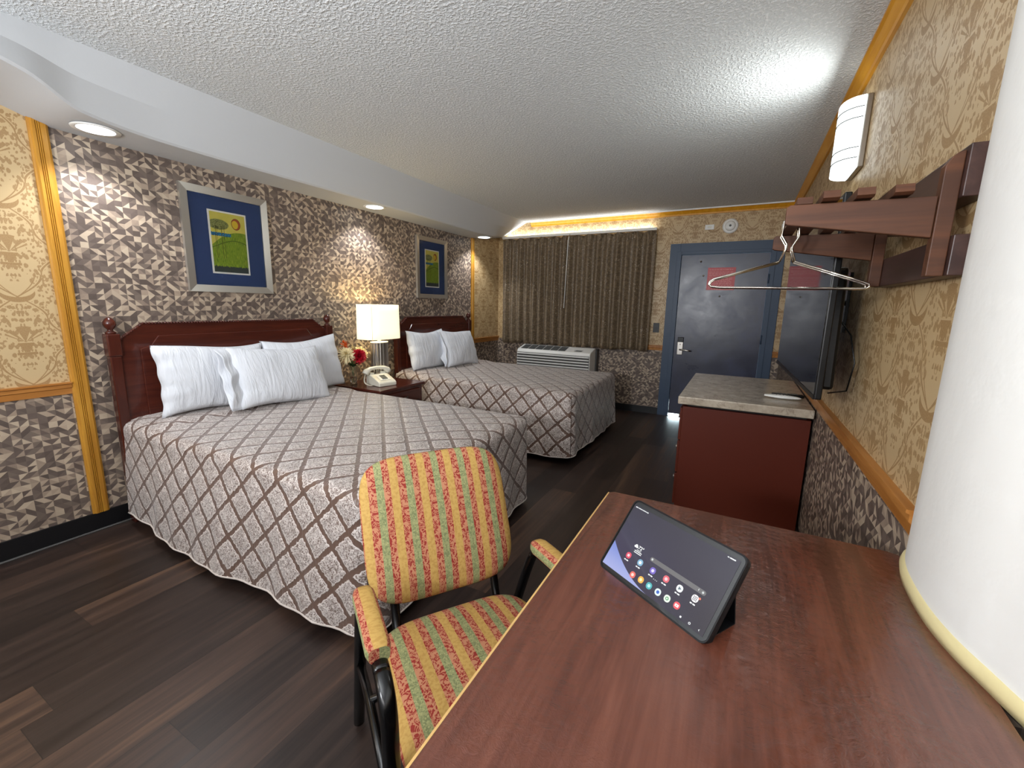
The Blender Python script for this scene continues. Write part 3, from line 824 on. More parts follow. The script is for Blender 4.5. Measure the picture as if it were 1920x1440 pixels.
def bedspread(y0, y1, xf, lab, seed, nearhem, headflare):
    """cover over the bed: y0,y1 edge lines, xf foot line; outline with rounded foot corners and a mitred seam"""
    xh = -3.10
    t = thing('bedspread', lab, 'bedspread', (-2.2, (y0+y1)/2, 0), 0, 'quilted bedspreads')
    ox, oy = -2.2, (y0+y1)/2
    rc = .07; rad = .055; ztop = .605
    out = []                                  # x, y, nx, ny, uv-anchor kind
    n1 = 90; n2 = 70; nc = 8
    for i in range(n1+1):
        x = xh+(xf-rc-xh)*i/n1; out.append((x, y0, 0, -1, 'a'))
    for i in range(1, nc+1):
        an = -PI/2+PI/2*i/nc; out.append((xf-rc+rc*math.cos(an), y0+rc+rc*math.sin(an), math.cos(an), math.sin(an), 'a' if an < -PI/4+.01 else 'f'))
    for i in range(1, n2+1):
        y = y0+rc+(y1-y0-2*rc)*i/n2; out.append((xf, y, 1, 0, 'f'))
    for i in range(1, nc+1):
        an = PI/2*i/nc; out.append((xf-rc+rc*math.cos(an), y1-rc+rc*math.sin(an), math.cos(an), math.sin(an), 'f' if an < PI/4-.01 else 'b'))
    for i in range(1, n1+1):
        x = xf-rc+(xh-xf+rc)*i/n1; out.append((x, y1, 0, 1, 'b'))
    N_ = len(out)
    rr = random.Random(seed); p1, p2, p3 = [rr.uniform(0, 6) for _ in range(3)]
    arcl = [0]
    for i in range(1, N_): arcl.append(arcl[-1]+math.dist(out[i][:2], out[i-1][:2]))
    def tuck(x): 
        s = max(0, min(1, (-2.72-x)/.09)); s = s*s*(3-2*s)
        return .018*s
    def topz(x, y):
        ed = min(x-xh+.4, xf-x, y-y0, y1-y)
        e = max(0, min(1, ed/.25))
        return ztop+.018*e*(2-e)+tuck(x)*min(1, max(0, (min(y-y0, y1-y))/.08))+.004*math.sin(x*9+p1)*math.sin(y*7+p2)*e
    # top inset by rad
    def skirt(i, d):
        x, y, nx, ny, k = out[i]; s = arcl[i]
        q = d/rad
        if d <= rad*PI/2:
            a = d/rad; off = -rad+rad*math.sin(a); z = -rad+rad*math.cos(a)
        else: off = 0; z = -rad-(d-rad*PI/2)
        low = max(0, (d-.12)/.43)
        wave = .010*math.sin(s*7.0+p1)+.007*math.sin(s*13+p2)+.005*math.sin(s*29+p3)
        off2 = wave*low+.020*low
        if k == 'a': off2 += .045*low**.8*min(1, max(0, (xf+.02-x)/.25))*min(1, max(0, (x+3.02)/.35))
        if k != 'f':                          # head end hangs out in a loose fold
            hx = max(0, (-2.80-x)/.25); off2 += headflare*low*min(1, hx)*(1+.5*math.sin(x*34))
        zc = topz(x-nx*rad, y-ny*rad)+z
        if d > .5: zc += .008*math.sin(s*5+p2)
        return (x+nx*(off+off2)-ox, y+ny*(off+off2)-oy, zc)
    D = .605-nearhem
    nd = 26
    b = B(); ds = [rad*PI/2*j/6 for j in range(7)]+[rad*PI/2+(D-rad*PI/2+rad*0+.03)*j/nd for j in range(1, nd+1)]
    def uvk(i, d, k):
        x, y, nx, ny, _ = out[i]
        if k == 'a': return (x, y0+rad-d)
        if k == 'b': return (x, y1-rad+d)
        return (xf-rad+d, y)
    base = len(b.v); m = len(ds)
    for i in range(N_):
        for d in ds: b.v.append(skirt(i, d))
    for i in range(N_-1):
        k = out[i][4] if out[i][4] == out[i+1][4] else out[i+1][4]
        for j in range(m-1):
            q = [base+i*m+j, base+(i+1)*m+j, base+(i+1)*m+j+1, base+i*m+j+1]
            b.face(q, [uvk(i, ds[j], k), uvk(i+1, ds[j], k), uvk(i+1, ds[j+1], k), uvk(i, ds[j+1], k)], 0, True)
    # top
    tb = len(b.v); nx_, ny_ = 110, 60
    for j in range(ny_+1):
        for i in range(nx_+1):
            u = i/nx_; v = j/ny_
            x = xh+(xf-rad-xh)*u; y = y0+rad+(y1-y0-2*rad)*v
            # round the foot corners
            for (cy, sg) in ((y0+rc+.0, -1), (y1-rc, 1)):
                dx = x-(xf-rc); dy = (y-cy)*sg
                if dx > 0 and dy > 0:
                    L = math.hypot(dx, dy); mx = max(dx, dy)
                    if L > 1e-6: x = xf-rc+dx*mx/L*1.0; y = cy+sg*dy*mx/L
            b.v.append((x-ox, y-oy, topz(x, y)))
    for j in range(ny_):
        for i in range(nx_):
            q = [tb+j*(nx_+1)+i, tb+j*(nx_+1)+i+1, tb+(j+1)*(nx_+1)+i+1, tb+(j+1)*(nx_+1)+i]
            b.face(q, [(b.v[k][0]+ox, b.v[k][1]+oy) for k in q], 0, True)
    o = b.build('cover', QUI, t)
    # pale bound hem
    hp = [Vector(skirt(i, ds[-1])) for i in range(0, N_, 2)]
    B().tube(hp, .0045, 6).build('hem_binding', plain('pale_binding_%d' % seed, srgb(206, 196, 188), .6), t)
    # mitred corner seams
    for ci in (n1+nc//2, n1+nc+n2+nc//2):
        B().tube([Vector(skirt(ci, d))+Vector((out[ci][2], out[ci][3], 0))*.001 for d in ds[3:]], .0022, 5).build('corner_seam', plain('seam_%d_%d' % (seed, ci), srgb(70, 56, 50), .7), t)
    return t
bedspread(1.055, 2.49, -1.165, 'brown and ivory lattice quilted bedspread on the near bed', 4, .045, -.01)
bedspread(3.30, 4.70, -1.165, 'brown and ivory lattice quilted bedspread on the far bed', 9, .06, 0)

# ------------------------------------------------------------------ pillows
def pillow(c, w, h, th, rz, tilt, lab, seed, hem=0, roll_=0):
    t = thing('pillow', lab, 'pillow', c, 0, 'white pillows leaning on the headboards')
    rr = random.Random(seed); p = [rr.uniform(0, 6) for _ in range(6)]
    def fn(u, v, sg):
        a, b_ = 2*u-1, 2*v-1
        e = (1-a*a)*(1-b_*b_); e = max(e, 0)**.42
        x = a*w/2*(1-.06*(1-b_*b_)**1*abs(a)**3); y = b_*h/2*(1-.10*(1-a*a)*abs(b_)**3)
        z = sg*th/2*e*(1+.06*math.sin(5*a+p[0])*math.sin(4*b_+p[1]))
        # creases from the corners and sag
        cr = .006*math.sin(16*b_+3*a+p[2])*max(0, abs(a)-.45)*e*1.5
        cr += .005*math.sin(13*a+2*b_+p[3])*max(0, abs(b_)-.4)*e
        z += sg*cr; y += .008*math.sin(3*a+p[4]); x += .004*math.sin(11*b_+p[5])
        return (x, y, z)
    b = B()
    b.grid(lambda u, v: fn(u, v, 1), 40, 30); b.grid(lambda u, v: fn(u, v, -1), 40, 30, flip=True)
    Mr = Matrix.Rotation(rz, 4, 'Z') @ Matrix.Rotation(PI/2-tilt, 4, 'Y') @ Matrix.Rotation(PI/2+roll_, 4, 'Z')
    # local: pillow width along world Y, height up, thickness along X
    o = b.build('pillow_body', LIN, t, merge=True); o.matrix_local = Mr
    if hem:
        hb = B()
        def hf(u, v, s):
            b_ = 2*v-1; x0 = -w/2*(1-.06*(1-b_*b_))
            wob = .004*math.sin(11*b_+p[5])
            x = x0+wob+.02-u*(hem+.02)
            op = .030*u*(1-b_*b_)+.012*(1-b_*b_)
            return (x, b_*h/2*(.97+.0*u)+.008*math.sin(-3+p[4])-.004*u, s*op*1.2+.006*math.sin(9*b_+u*2))
        hb.grid(lambda u, v: hf(u, v, 1), 8, 24); hb.grid(lambda u, v: hf(u, v, -1), 8, 24)
        oh = hb.build('pillowcase_hem', LIN, t, solid=.0015); oh.matrix_local = Mr
    return t
R = math.radians
pillow((-2.955, 1.52, .835), .66, .43, .17, 0, R(12), 'white pillow at the left of the near bed, leaning on its headboard', 1, 0, R(-2))
pillow((-2.955, 2.17, .835), .64, .43, .17, 0, R(13), 'white pillow at the right of the near bed beside the flowers', 2, 0, R(2))
pillow((-2.79, 1.86, .815), .66, .42, .17, 0, R(24), 'white pillow with open hem lying in front of the two others on the near bed', 3, .06, R(-3))
pillow((-2.96, 3.66, .835), .60, .42, .17, 0, R(12), 'left white pillow on the far bed, partly covered by the other', 5, 0, 0)
pillow((-2.85, 4.09, .825), .60, .43, .18, 0, R(20), 'right white pillow on the far bed, lying in front', 6, .04, R(-4))

# ------------------------------------------------------------------ nightstand with lamp, telephone and flowers
t = thing('nightstand', 'cherry wood nightstand between the two beds', 'nightstand', (-2.87, 2.87, 0))
nw, nd_ = .30, .27
B().box(-nd_, nd_+.01, -nw, nw-.02, .575, .60).build('top', CHERRYH, t, bevel=.006)
b = B().box(-nd_+.01, nd_-.015, -nw+.02, nw-.04, .09, .574); b.build('body', CHERRY, t, bevel=.003)
dr = B().box(nd_-.0145, nd_-.002, -nw+.06, nw-.08, .44, .55).build('drawer', CHERRYH, t, bevel=.004)
B().tube([(nd_-.002, -.05, .495), (nd_+.016, -.04, .492), (nd_+.016, .03, .492), (nd_-.002, .04, .495)], .004, 8).build('pull', STEEL, dr)
dr = B().box(nd_-.0145, nd_-.002, -nw+.06, nw-.08, .14, .42).build('door', CHERRYH, t, bevel=.004)
B().lathe([(.004, 0), (.004, .012), (.011, .018), (.009, .026), (.0005, .028)], (nd_-.002, .15, .28), 12, axis=0).build('knob', STEEL, dr)
for y in (-nw+.05, nw-.07):
    for x in (-nd_+.04, nd_-.045): B().lathe([(.014, 0), (.022, .05), (.026, .089)], (x, y, 0), 12).build('foot', CHERRY, t)

SHADE = G('lit_lamp_shade', .8, 0, .1).color(srgb(250, 246, 226)).emit(srgb(255, 240, 196), .95).m
t = thing('table_lamp', 'lit table lamp with white drum shade and fluted silver base on nightstand', 'lamp', (-2.965, 2.955, .601))
def flut(r0, z): return [(r0, z)]
b = B(); nn_ = 72
def lf(u, v):
    w_ = 2*PI*u; r = 1+(-.055 if (round(u*nn_) % 4) < 2 else 0)
    return (.068*r*math.cos(w_), .088*r*math.sin(w_), .012+.345*v)
b.grid(lf, nn_, 1, sm=False, wrapu=True)
b.build('fluted_column', STEEL, t)
B().lathe([(.0005, 0), (1, 0), (1, .012), (.0005, .012)], (0, 0, 0), 36, sx=.074, sy=.094).build('base_plate', STEEL, t)
B().lathe([(.0005, .357), (1, .357), (1, .366), (.0005, .368)], (0, 0, 0), 36, sx=.070, sy=.090).build('cap', IVORY, t)
B().lathe([(.016, .366), (.016, .40), (.008, .405), (.008, .66), (.004, .70)], (0, 0, 0), 14).build('socket_stem', IVORY, t)
def shf(u, v, k=1.):
    w_ = 2*PI*u; c_, s_ = math.cos(w_), math.sin(w_); e = .42
    return (math.copysign(abs(c_)**(.62), c_)*.125*k*(1.03-.03*v), math.copysign(abs(s_)**(.55), s_)*.198*k*(1.02-.03*v), .395+.31*v)
b = B().grid(lambda u, v: shf(u, v), 64, 4, wrapu=True); sh = b.build('lamp_shade', SHADE, t, solid=.002)
sh['label'] = 'glowing white shade'
B().tube([Vector(shf(.86, v/4))*1.0+Vector((.001, -.001, 0)) for v in range(5)], .0012, 5).build('shade_seam', plain('seam_thread', srgb(150, 140, 110), .8), t)
B().lathe([(.004, .70), (.007, .708), (.0005, .716)], (0, 0, 0), 10).build('finial', STEEL, t)
for k in range(4):
    w_ = PI/4+k*PI/2; B().tube([(0, 0, .695), (.11*math.cos(w_), .165*math.sin(w_), .699)], .0016, 5).build('shade_spoke', STEEL, t)

t = thing('telephone', 'ivory push button desk telephone on the nightstand', 'telephone', (-2.80, 2.80, .601), R(-12))
body = [(-.105, .0), (.105, .0), (.105, .030), (.085, .045), (-.02, .088), (-.045, .092), (-.095, .085), (-.105, .070)]
B().prism(body, 1, -.088, .088).build('body', IVORY, t, bevel=.008, bseg=3)
nrm = Vector((.043, 0, .105)).normalized(); tx = Vector((.105, 0, -.043)).normalized()
cc = Vector((.035, 0, .0655))
B().obox(cc+nrm*.0035, tx, (0, 1, 0), nrm, .042, .052, .001).build('dial_plate', WPLAS, t)
for i in range(4):
    for j in range(3): B().obox(cc+nrm*.007+tx*(-.027+i*.0165)+Vector((0, -.018+j*.018, 0)), tx, (0, 1, 0), nrm, .0062, .007, .003).build('key', GREYP, t)
for y in (-.060, .060): B().box(-.085, -.045, y-.018, y+.018, .085, .108).build('cradle', IVORY, t, bevel=.004)
hp = [(-.065, -.118, .098), (-.065, -.105, .118), (-.065, -.070, .140), (-.065, 0, .147), (-.065, .070, .140), (-.065, .105, .118), (-.065, .118, .098)]
B().tube(hp, [.030, .030, .018, .0155, .018, .030, .030], 14).build('handset', IVORY, t)
coil = []
for i in range(150):
    q = i/149; w_ = i*.9; y = -.118-.035*math.sin(q*PI); x = -.065+.10*q; z = .085*(1-q)**2+.010
    coil.append((x+.006*math.cos(w_), y+.006*math.sin(w_), z+.001))
B().tube(coil, .0022, 5).build('coiled_cord', IVORY, t)

GL = G('clear_glass', .02, 0, .5); GL.set('Transmission Weight', 1.); GL.set('IOR', 1.3); GL.color((.96, .98, .97, 1)); GL = GL.m
VX, VY = -3.0, 2.665
t = thing('flower_vase', 'clear glass vase on the nightstand holding the bouquet', 'vase', (VX, VY, .601))
B().lathe([(.0005, 0), (.030, 0), (.034, .006), (.026, .02), (.030, .05), (.034, .09), (.026, .13), (.022, .150), (.030, .175)], (0, 0, 0), 24).build('glass_body', GL, t, solid=.0025)
B().lathe([(.0005, .008), (.022, .010), (.0255, .05), (.027, .07), (.0005, .071)], (0, 0, 0), 20).build('water', GL, t)
STEMG = plain('stem_green', srgb(52, 84, 34), .6); LEAFG = plain('leaf_green', srgb(40, 72, 30), .6)
CRM = plain('cream_petal', srgb(240, 226, 184), .6); REDF = plain('red_petal', srgb(196, 20, 44), .55); ORG = plain('orange_petal', srgb(212, 92, 30), .6); YEL = plain('yellow_centre', srgb(214, 176, 60), .7)
def petal(b, c, dirv, L, w, droop, curl=.3, fn=None, tw=0.):
    d = Vector(dirv).normalized(); s_ = d.cross(fn if fn is not None else Vector((0, 0, 1)))
    if s_.length < .1: s_ = Vector((1, 0, 0))
    s_.normalize(); n_ = s_.cross(d)
    if tw: s_ = s_*math.cos(tw)+n_*math.sin(tw); n_ = s_.cross(d)
    pts = []
    for i in range(5):
        q = i/4; cpt = Vector(c)+d*L*q-n_*(-curl)*L*q*q*.6+Vector((0, 0, -droop*L*q*q))
        ww = w*math.sin(PI*min(.98, .12+q*.8))**.8
        pts.append((cpt-s_*ww+n_*ww*.4, cpt, cpt+s_*ww+n_*ww*.4))
    n = len(b.v)
    for p in pts: b.v += [tuple(x) for x in p]
    for i in range(4):
        for k in range(2): b.face((n+i*3+k, n+i*3+k+1, n+(i+1)*3+k+1, n+(i+1)*3+k), None, 0, True)
def flower(name, lab, cat, pos, face, mat, layers, L, w, centre=None, group=None):
    """pos: bloom centre in world; stem goes into the vase"""
    base = Vector((VX, VY, .68)); p = Vector(pos)
    t = thing(name, lab, cat, tuple(base), 0, group)
    rel = p-base; mid = Vector((rel.x*.15, rel.y*.15, rel.z*.45))
    B().tube([(0, 0, -.055), (0, 0, 0), mid, rel*.92], .0022, 6).build('stem', STEMG, t)
    b = B(); f = Vector(face).normalized(); a = f.orthogonal().normalized(); c_ = f.cross(a)
    rr = random.Random(len(lab))
    for li in range(layers):
        el = -.25+li*(1.65/layers); k = int(20-li*1.6)
        for i in range(max(k, 5)):
            w_ = 2*PI*(i+.5*(li % 2))/max(k, 5)+rr.uniform(-.1, .1)
            d = (a*math.cos(w_)+c_*math.sin(w_))*math.cos(el)+f*math.sin(el)
            tw = rr.uniform(-.9, .9); petal(b, rel, d, L*(1-.06*li)*rr.uniform(.85, 1.1), w, .1, .25, f, tw)
    b.build('bloom', mat, t)
    if centre: B().lathe([(.0005, .012), (.010, .009), (.013, 0), (.0005, -.004)], tuple(rel+f*.006), 12).build('flower_centre', centre, t)
    return t
flower('white_chrysanthemum', 'cream spider chrysanthemum at the left of the bouquet', 'flower', (-2.96, 2.565, .885), (.8, -.4, .5), CRM, 6, .078, .0075, YEL, 'cream chrysanthemums')
flower('white_chrysanthemum', 'cream spider chrysanthemum at the right of the bouquet, nearest the lamp', 'flower', (-2.98, 2.745, .88), (.7, .5, .5), CRM, 6, .076, .0075, YEL, 'cream chrysanthemums')
flower('red_dahlia', 'red round flower in the middle of the bouquet', 'flower', (-2.92, 2.665, .865), (1, -.1, .25), REDF, 8, .070, .015)
# orange fern like sprig
t = thing('orange_sprig', 'orange feathery sprig sticking up at the left back of the bouquet', 'flower', (VX, VY, .68))
b = B(); st_ = [(0, 0, -.05), (0, 0, 0), (-.01, -.03, .13), (-.01, -.075, .27)]
B().tube(st_, .002, 6).build('stem', STEMG, t)
rr = random.Random(5)
for i in range(70):
    q = rr.uniform(.0, 1.); c0 = Vector((-.01, -.03-.045*q, .15+.14*q))
    d = Vector((rr.uniform(-.5, .6), rr.uniform(-1, .6), rr.uniform(-.1, 1))); petal(b, c0, d, rr.uniform(.03, .06), .006, .1)
b.build('plume', ORG, t)
t = thing('yellow_grass', 'pale yellow grass spikes rising behind the bouquet', 'flower', (VX, VY, .68))
b = B()
for i in range(16):
    d = Vector((rr.uniform(-.25, .1), rr.uniform(-.05, .55), 1)); petal(b, (0, .01, .08), d, rr.uniform(.13, .22), .0045, .05, .1)
t['kind'] = 'thing'
b.build('blades', plain('pale_grass', srgb(216, 196, 130), .6), t)
t = thing('bouquet_leaves', 'dark green leaves at the neck of the vase', 'leaves', (VX, VY, .76))
b = B()
for i in range(14):
    w_ = 2*PI*i/14; petal(b, (0, 0, 0), (math.cos(w_), math.sin(w_), rr.uniform(.3, 1.2)), rr.uniform(.06, .09), .016, .3)
t['kind'] = 'thing'
b.build('foliage', LEAFG, t)

# ------------------------------------------------------------------ dresser
t = thing('dresser', 'dark brown dresser with grey stone laminate top under the television', 'dresser', (.065, 3.30, 0))
B().box(-.33, .33, -.525, .525, .06, .733).build('body', DRESW, t, bevel=.002)
B().box(-.31, .31, -.51, .51, 0, .059).build('plinth', BEDB, t)
B().box(-.358, .335, -.560, .540, .752, .800).build('stone_top', STO, t, bevel=.006, bseg=3)
B().box(-.305, .31, -.500, .50, .7335, .7515).build('shadow_gap_spacer', BEDB, t)  # inset strip, black to paint in the shadow line under the top
for k in range(3):
    z0 = .085+k*.215
    dr = B().box(-.345, -.3305, -.51, .51, z0, z0+.205).build('drawer', DRESW, t, bevel=.003)
    for y in (-.30, .28):
        B().lathe([(.005, 0), (.005, -.014), (.014, -.020), (.012, -.028), (.0005, -.030)], (-.345, y, z0+.105), 14, axis=0).build('knob', STEEL, dr)
t = thing('remote_control', 'white rounded remote control on the dresser top', 'remote', (.265, 3.0, .8015), R(-4))
def rem(u, v):
    w_ = 2*PI*u; q = v; x = -.095+.19*q
    wdt = .026*(1-.35*max(0, (q-.45))*1.6)*math.sin(PI*min(.995, max(.06, q*.93+.05)))**.35
    ht = .012*math.sin(PI*min(.99, max(.05, q)))**.4
    return (x, wdt*math.cos(w_), .0125+ht*math.sin(w_))
b = B().grid(rem, 20, 16, wrapu=True)
n = len(b.v); b.face(list(range(0, 20))[::-1]); b.face(list(range(n-20, n)))
b.build('shell', WPLAS, t)
for i in range(5):
    for j in (-1, 1): B().lathe([(.004, .0238), (.003, .0255), (.0003, .026)], (-.05+i*.018, j*.007, 0), 8).build('button', GREYP, t)
t = thing('remote_control', 'slim black remote control lying behind the white one on the dresser', 'remote', (.30, 3.09, .8015), R(8))
B().box(-.085, .085, -.022, .022, 0, .018).build('shell', BLACKP, t, bevel=.006)
for i in range(6):
    for j in (-1, 0, 1): B().box(-.06+i*.02, -.05+i*.02, j*.012-.0035, j*.012+.0035, .018, .0195).build('button', GREYP, t)

# ------------------------------------------------------------------ television on its wall arm
tv0 = Vector((.262, 1.86, 0)); tv1 = Vector((.222, 3.09, 0))
mid = (tv0+tv1)/2; an = math.atan2(tv1.y-tv0.y, tv1.x-tv0.x)-PI/2; L = (tv1-tv0).length/2
t = thing('television', 'large black flat television on a wall arm above the dresser', 'television', (mid.x, mid.y, 1.365), an)
hh = .355
B().box(0, .022, -L, L, -hh, hh).build('casing', BLACKP, t, bevel=.004)
B().box(-.0022, -.0004, -L+.009, L-.009, -hh+.016, hh-.009).build('screen', GLOSS, t)
B().box(-.0045, .0, -L+.002, L-.002, -hh, -hh+.0155).build('bezel', BLACKP, t)
bk = B().prism([(-L+.06, -hh+.03), (L-.06, -hh+.03), (L-.10, .12), (-L+.10, .12)], 0, .0225, .065); bk.build('rear_housing', BLACKP, t, bevel=.012)
for q in ((.069, .080, -.22, -.18, -.20, .20), (.069, .080, .18, .22, -.20, .20), (.0805, .092, -.24, .24, .05, .09), (.0805, .092, -.24, .24, -.09, -.05)): B().box(*q).build('mounting_bar', BLACKM, t)
t2 = thing('television_wall_arm', 'black folding wall arm holding the television from behind', 'wall mount', (XR-.001, mid.y, 1.365))
B().box(-.012, 0, -.10, .10, -.13, .13).build('wall_plate', BLACKM, t2)
B().tube([(-.012, 0, 0), (-.045, .06, 0), (-.072, 0, 0)], .012, 8).build('arm', BLACKM, t2)
t3 = thing('television_cable', 'thin black cable looping behind the television', 'cable', (XR-.02, 2.05, 1.2))
B().tube([(-.06, .10, .12), (-.02, -.02, .04), (-.005, -.07, -.06), (-.01, -.04, -.17), (-.05, .06, -.20)], .003, 6).build('cord', BLACKP, t3)

# ------------------------------------------------------------------ wall sconce
SCE = G('lit_sconce_glass', .3).color(srgb(250, 252, 250)).emit(srgb(240, 250, 250), 1.6).m
t = thing('wall_sconce', 'lit white curved wall light high on the right wall', 'wall light', (XR-.001, 2.665, 2.115))
B().box(-.022, 0, -.125, .125, -.150, .150).build('back_plate', STEEL, t, bevel=.004)
def sco(u, v):
    a = (2*u-1); y = a*.118; x = -.024-.080*math.sqrt(max(0, 1-(abs(a))**2.4)); return (x, y, -.150+.300*v)
b = B().grid(sco, 28, 8)
for z in (-.150, .150):
    n = len(b.v); k = 29
    for i in range(k): b.v.append(sco(i/28, 0 if z < 0 else 1))
    b.face(range(n, n+k))
b.build('glass_diffuser', SCE, t)
DARKL = plain('thin_dark_band', srgb(24, 25, 24), .6)
for z in (.105, .062, -.062, -.105):
    B().tube([Vector(sco(i/28, 0))+Vector((-.0012, 0, .150+z)) for i in range(29)], .0020, 5).build('accent_band', DARKL, t)

# ------------------------------------------------------------------ hat rack shelf with hangers
t = thing('wall_hat_rack', 'dark wooden wall shelf rack with slats at the upper right', 'hat rack', (XR, 1.52, 1.5))
ox, oy, oz = XR, 1.52, 1.5
def brk(yc):
    p = B().prism([(.337-ox, 1.405-oz), (.337-ox, 1.625-oz), (.346-ox, 1.642-oz), (.356-ox, 1.650-oz), (.366-ox, 1.652-oz), (.366-ox, 1.405-oz)], 1, yc-.013-oy, yc+.013-oy)
    p.build('bracket_post', RACKW, t, bevel=.002)
    a = B().prism([(.336-ox, 1.484-oz), (.336-ox, 1.568-oz), (.075-ox, 1.571-oz), (.068-ox, 1.566-oz), (.068-ox, 1.530-oz), (.074-ox, 1.526-oz)], 1, yc-.010-oy, yc+.010-oy)
    a.build('bracket_arm', RACKW, t, bevel=.002)
brk(1.26); brk(1.745)
for z0, z1 in ((1.405, 1.487), (1.560, 1.660)):
    B().box(.3665-ox, .4095-ox, 1.232-oy, 1.80-oy, z0-oz, z1-oz).build('back_rail', RACKD, t, bevel=.002)
for i, x in enumerate((.105, .150, .211, .275)):
    y0 = 1.275 if i == 0 else 1.225
    zc = 1.5725 if i else 1.5725
    B().prism([(y0-oy, zc+.004-oz), (y0+.012-oy, zc-oz), (1.80-oy, zc-oz), (1.80-oy, zc+.020-oz), (y0+.004-oy, zc+.020-oz)], 0, x-.016-ox, x+.016-ox).build('slat', RACKW, t, bevel=.001)
hangl = ['chrome wire hanger hooked on the hat rack slat, nearer one', 'chrome wire hanger hooked on the hat rack slat just behind the nearer one']
def hanger(yc, lab, dz, dx):
    sx = .105+dx; zt = 1.5925
    t = thing('wire_hanger', lab, 'hanger', (sx, yc, zt), 0, 'chrome hangers on the rack')
    r = .0032
    # two wires of the neck cross under the slat and grip its sides
    def c(x, z): return (x-.0, 0, z)
    w = .211
    body = [c(-.020, -.118), c(-.200, -.168), c(-w, -.176), c(-w-.003, -.184), c(-w+.004, -.192), c(-.18, -.195), c(.18, -.199), c(w-.008, -.199), c(w+.0, -.194), c(w-.002, -.186), c(.19, -.178), c(.020, -.118)]
    neck1 = [c(.020, -.118), c(.010, -.085), c(.010, -.073), c(.024, -.045), c(.022, -.020), c(.019, .002), c(.008, .0065), c(-.004, .0065)]
    neck0 = [c(-.020, -.118), c(-.006, -.078), c(-.006, -.066), c(-.022, -.040), c(-.020, -.018), c(-.0205, .0), c(-.010, .0065), c(.002, .0065)]
    B().tube(body, r, 8).build('frame_wire', CHROME, t)
    B().tube(neck0, r, 8).build('hook', CHROME, t); B().tube(neck1, r, 8).build('hook', CHROME, t)
hanger(1.60, hangl[0], 0, 0); hanger(1.645, hangl[1], 0, 0.0)

# ------------------------------------------------------------------ desk
t = thing('desk', 'long cherry laminate desk in the foreground with pale edge band', 'desk', (.04, .35, 0))
X0, X1, YA, YE = -.3175-.04, .403-.04, -.9-.35, 1.285-.35
top = [(X0+.004, YA), (X1, YA)]+[(X1, YE-.03), (X1-.01, YE-.008), (X1-.03, YE), (X0+.015, YE), (X0+.004, YE-.012)]
B().prism(top, 2, .722, .750).build('desk_top', DSK, t, bevel=.001)
B().tube([(X0+.0025, YA, .7385), (X0+.0025, YE-.012, .7385), (X0+.013, YE+.001, .7385), (X1-.03, YE+.001, .7385)], .0025, 6).build('edge_band_bead', plain('pale_edge_a', srgb(204, 160, 96), .4), t)
B().box(X0, X0+.0038, YA, YE-.012, .7225, .7495).build('edge_band', plain('pale_edge', srgb(206, 166, 104), .4), t)
B().box(X0+.10, X1-.03, YE-.05, YE-.025, 0, .721).build('end_panel', DRESW, t)
B().box(X0+.10, X1-.03, YA+.02, YA+.045, 0, .721).build('end_panel', DRESW, t)
B().box(X1-.06, X1-.045, YA+.05, YE-.055, .35, .721).build('back_panel', DRESW, t)

# ------------------------------------------------------------------ tablet in its folio stand
u_ = Vector((.85, -.527, 0)).normalized(); n_ = Vector((-.527, -.85, 0)).normalized(); th = R(38)
upv = Vector((0, 0, 1))*math.cos(th)-n_*math.sin(th); Nf = u_.cross(upv); Nf = Nf if Nf.dot(n_) > 0 else -Nf
bl = Vector((-.215, .874, .754))
t = thing('tablet', 'black tablet propped in a folding case on the desk, screen lit', 'tablet', tuple(bl))
TM = Matrix((u_, upv, Nf)).transposed().to_4x4()
def rr_poly(x0, x1, y0, y1, r, n=6):
    return arc(x1-r, y0+r, r, -PI/2, 0, n)+arc(x1-r, y1-r, r, 0, PI/2, n)+arc(x0+r, y1-r, r, PI/2, PI, n)+arc(x0+r, y0+r, r, PI, 1.5*PI, n)
def tpart(b, name, mat, parent=t, **kw):
    o = b.build(name, mat, parent, **kw)
    if parent is t: o.matrix_local = TM
    return o
case = B().prism(rr_poly(-.0165, .2575, -.006, .1675, .014), 2, -.017, -.0045); tpart(case, 'case_shell', BLACKR, bevel=.002)
b = B()
ou, inn = rr_poly(-.0165, .2575, -.006, .1675, .014), rr_poly(-.0135, .2545, -.003, .1645, .012)
k = len(ou); n = 0
b.v += [(x, y, -.0045) for x, y in ou]+[(x, y, .0012) for x, y in ou]+[(x, y, .0012) for x, y in inn]+[(x, y, -.0045) for x, y in inn]
for i in range(k):
    j = (i+1) % k
    for a in range(3): b.face((a*k+i, a*k+j, (a+1)*k+j, (a+1)*k+i), None, 0, False)
tpart(b, 'case_rim', BLACKR)
tpart(B().prism(rr_poly(-.0133, .2543, -.0028, .1643, .012), 2, -.0044, -.0002), 'glass_front', GLOSS)
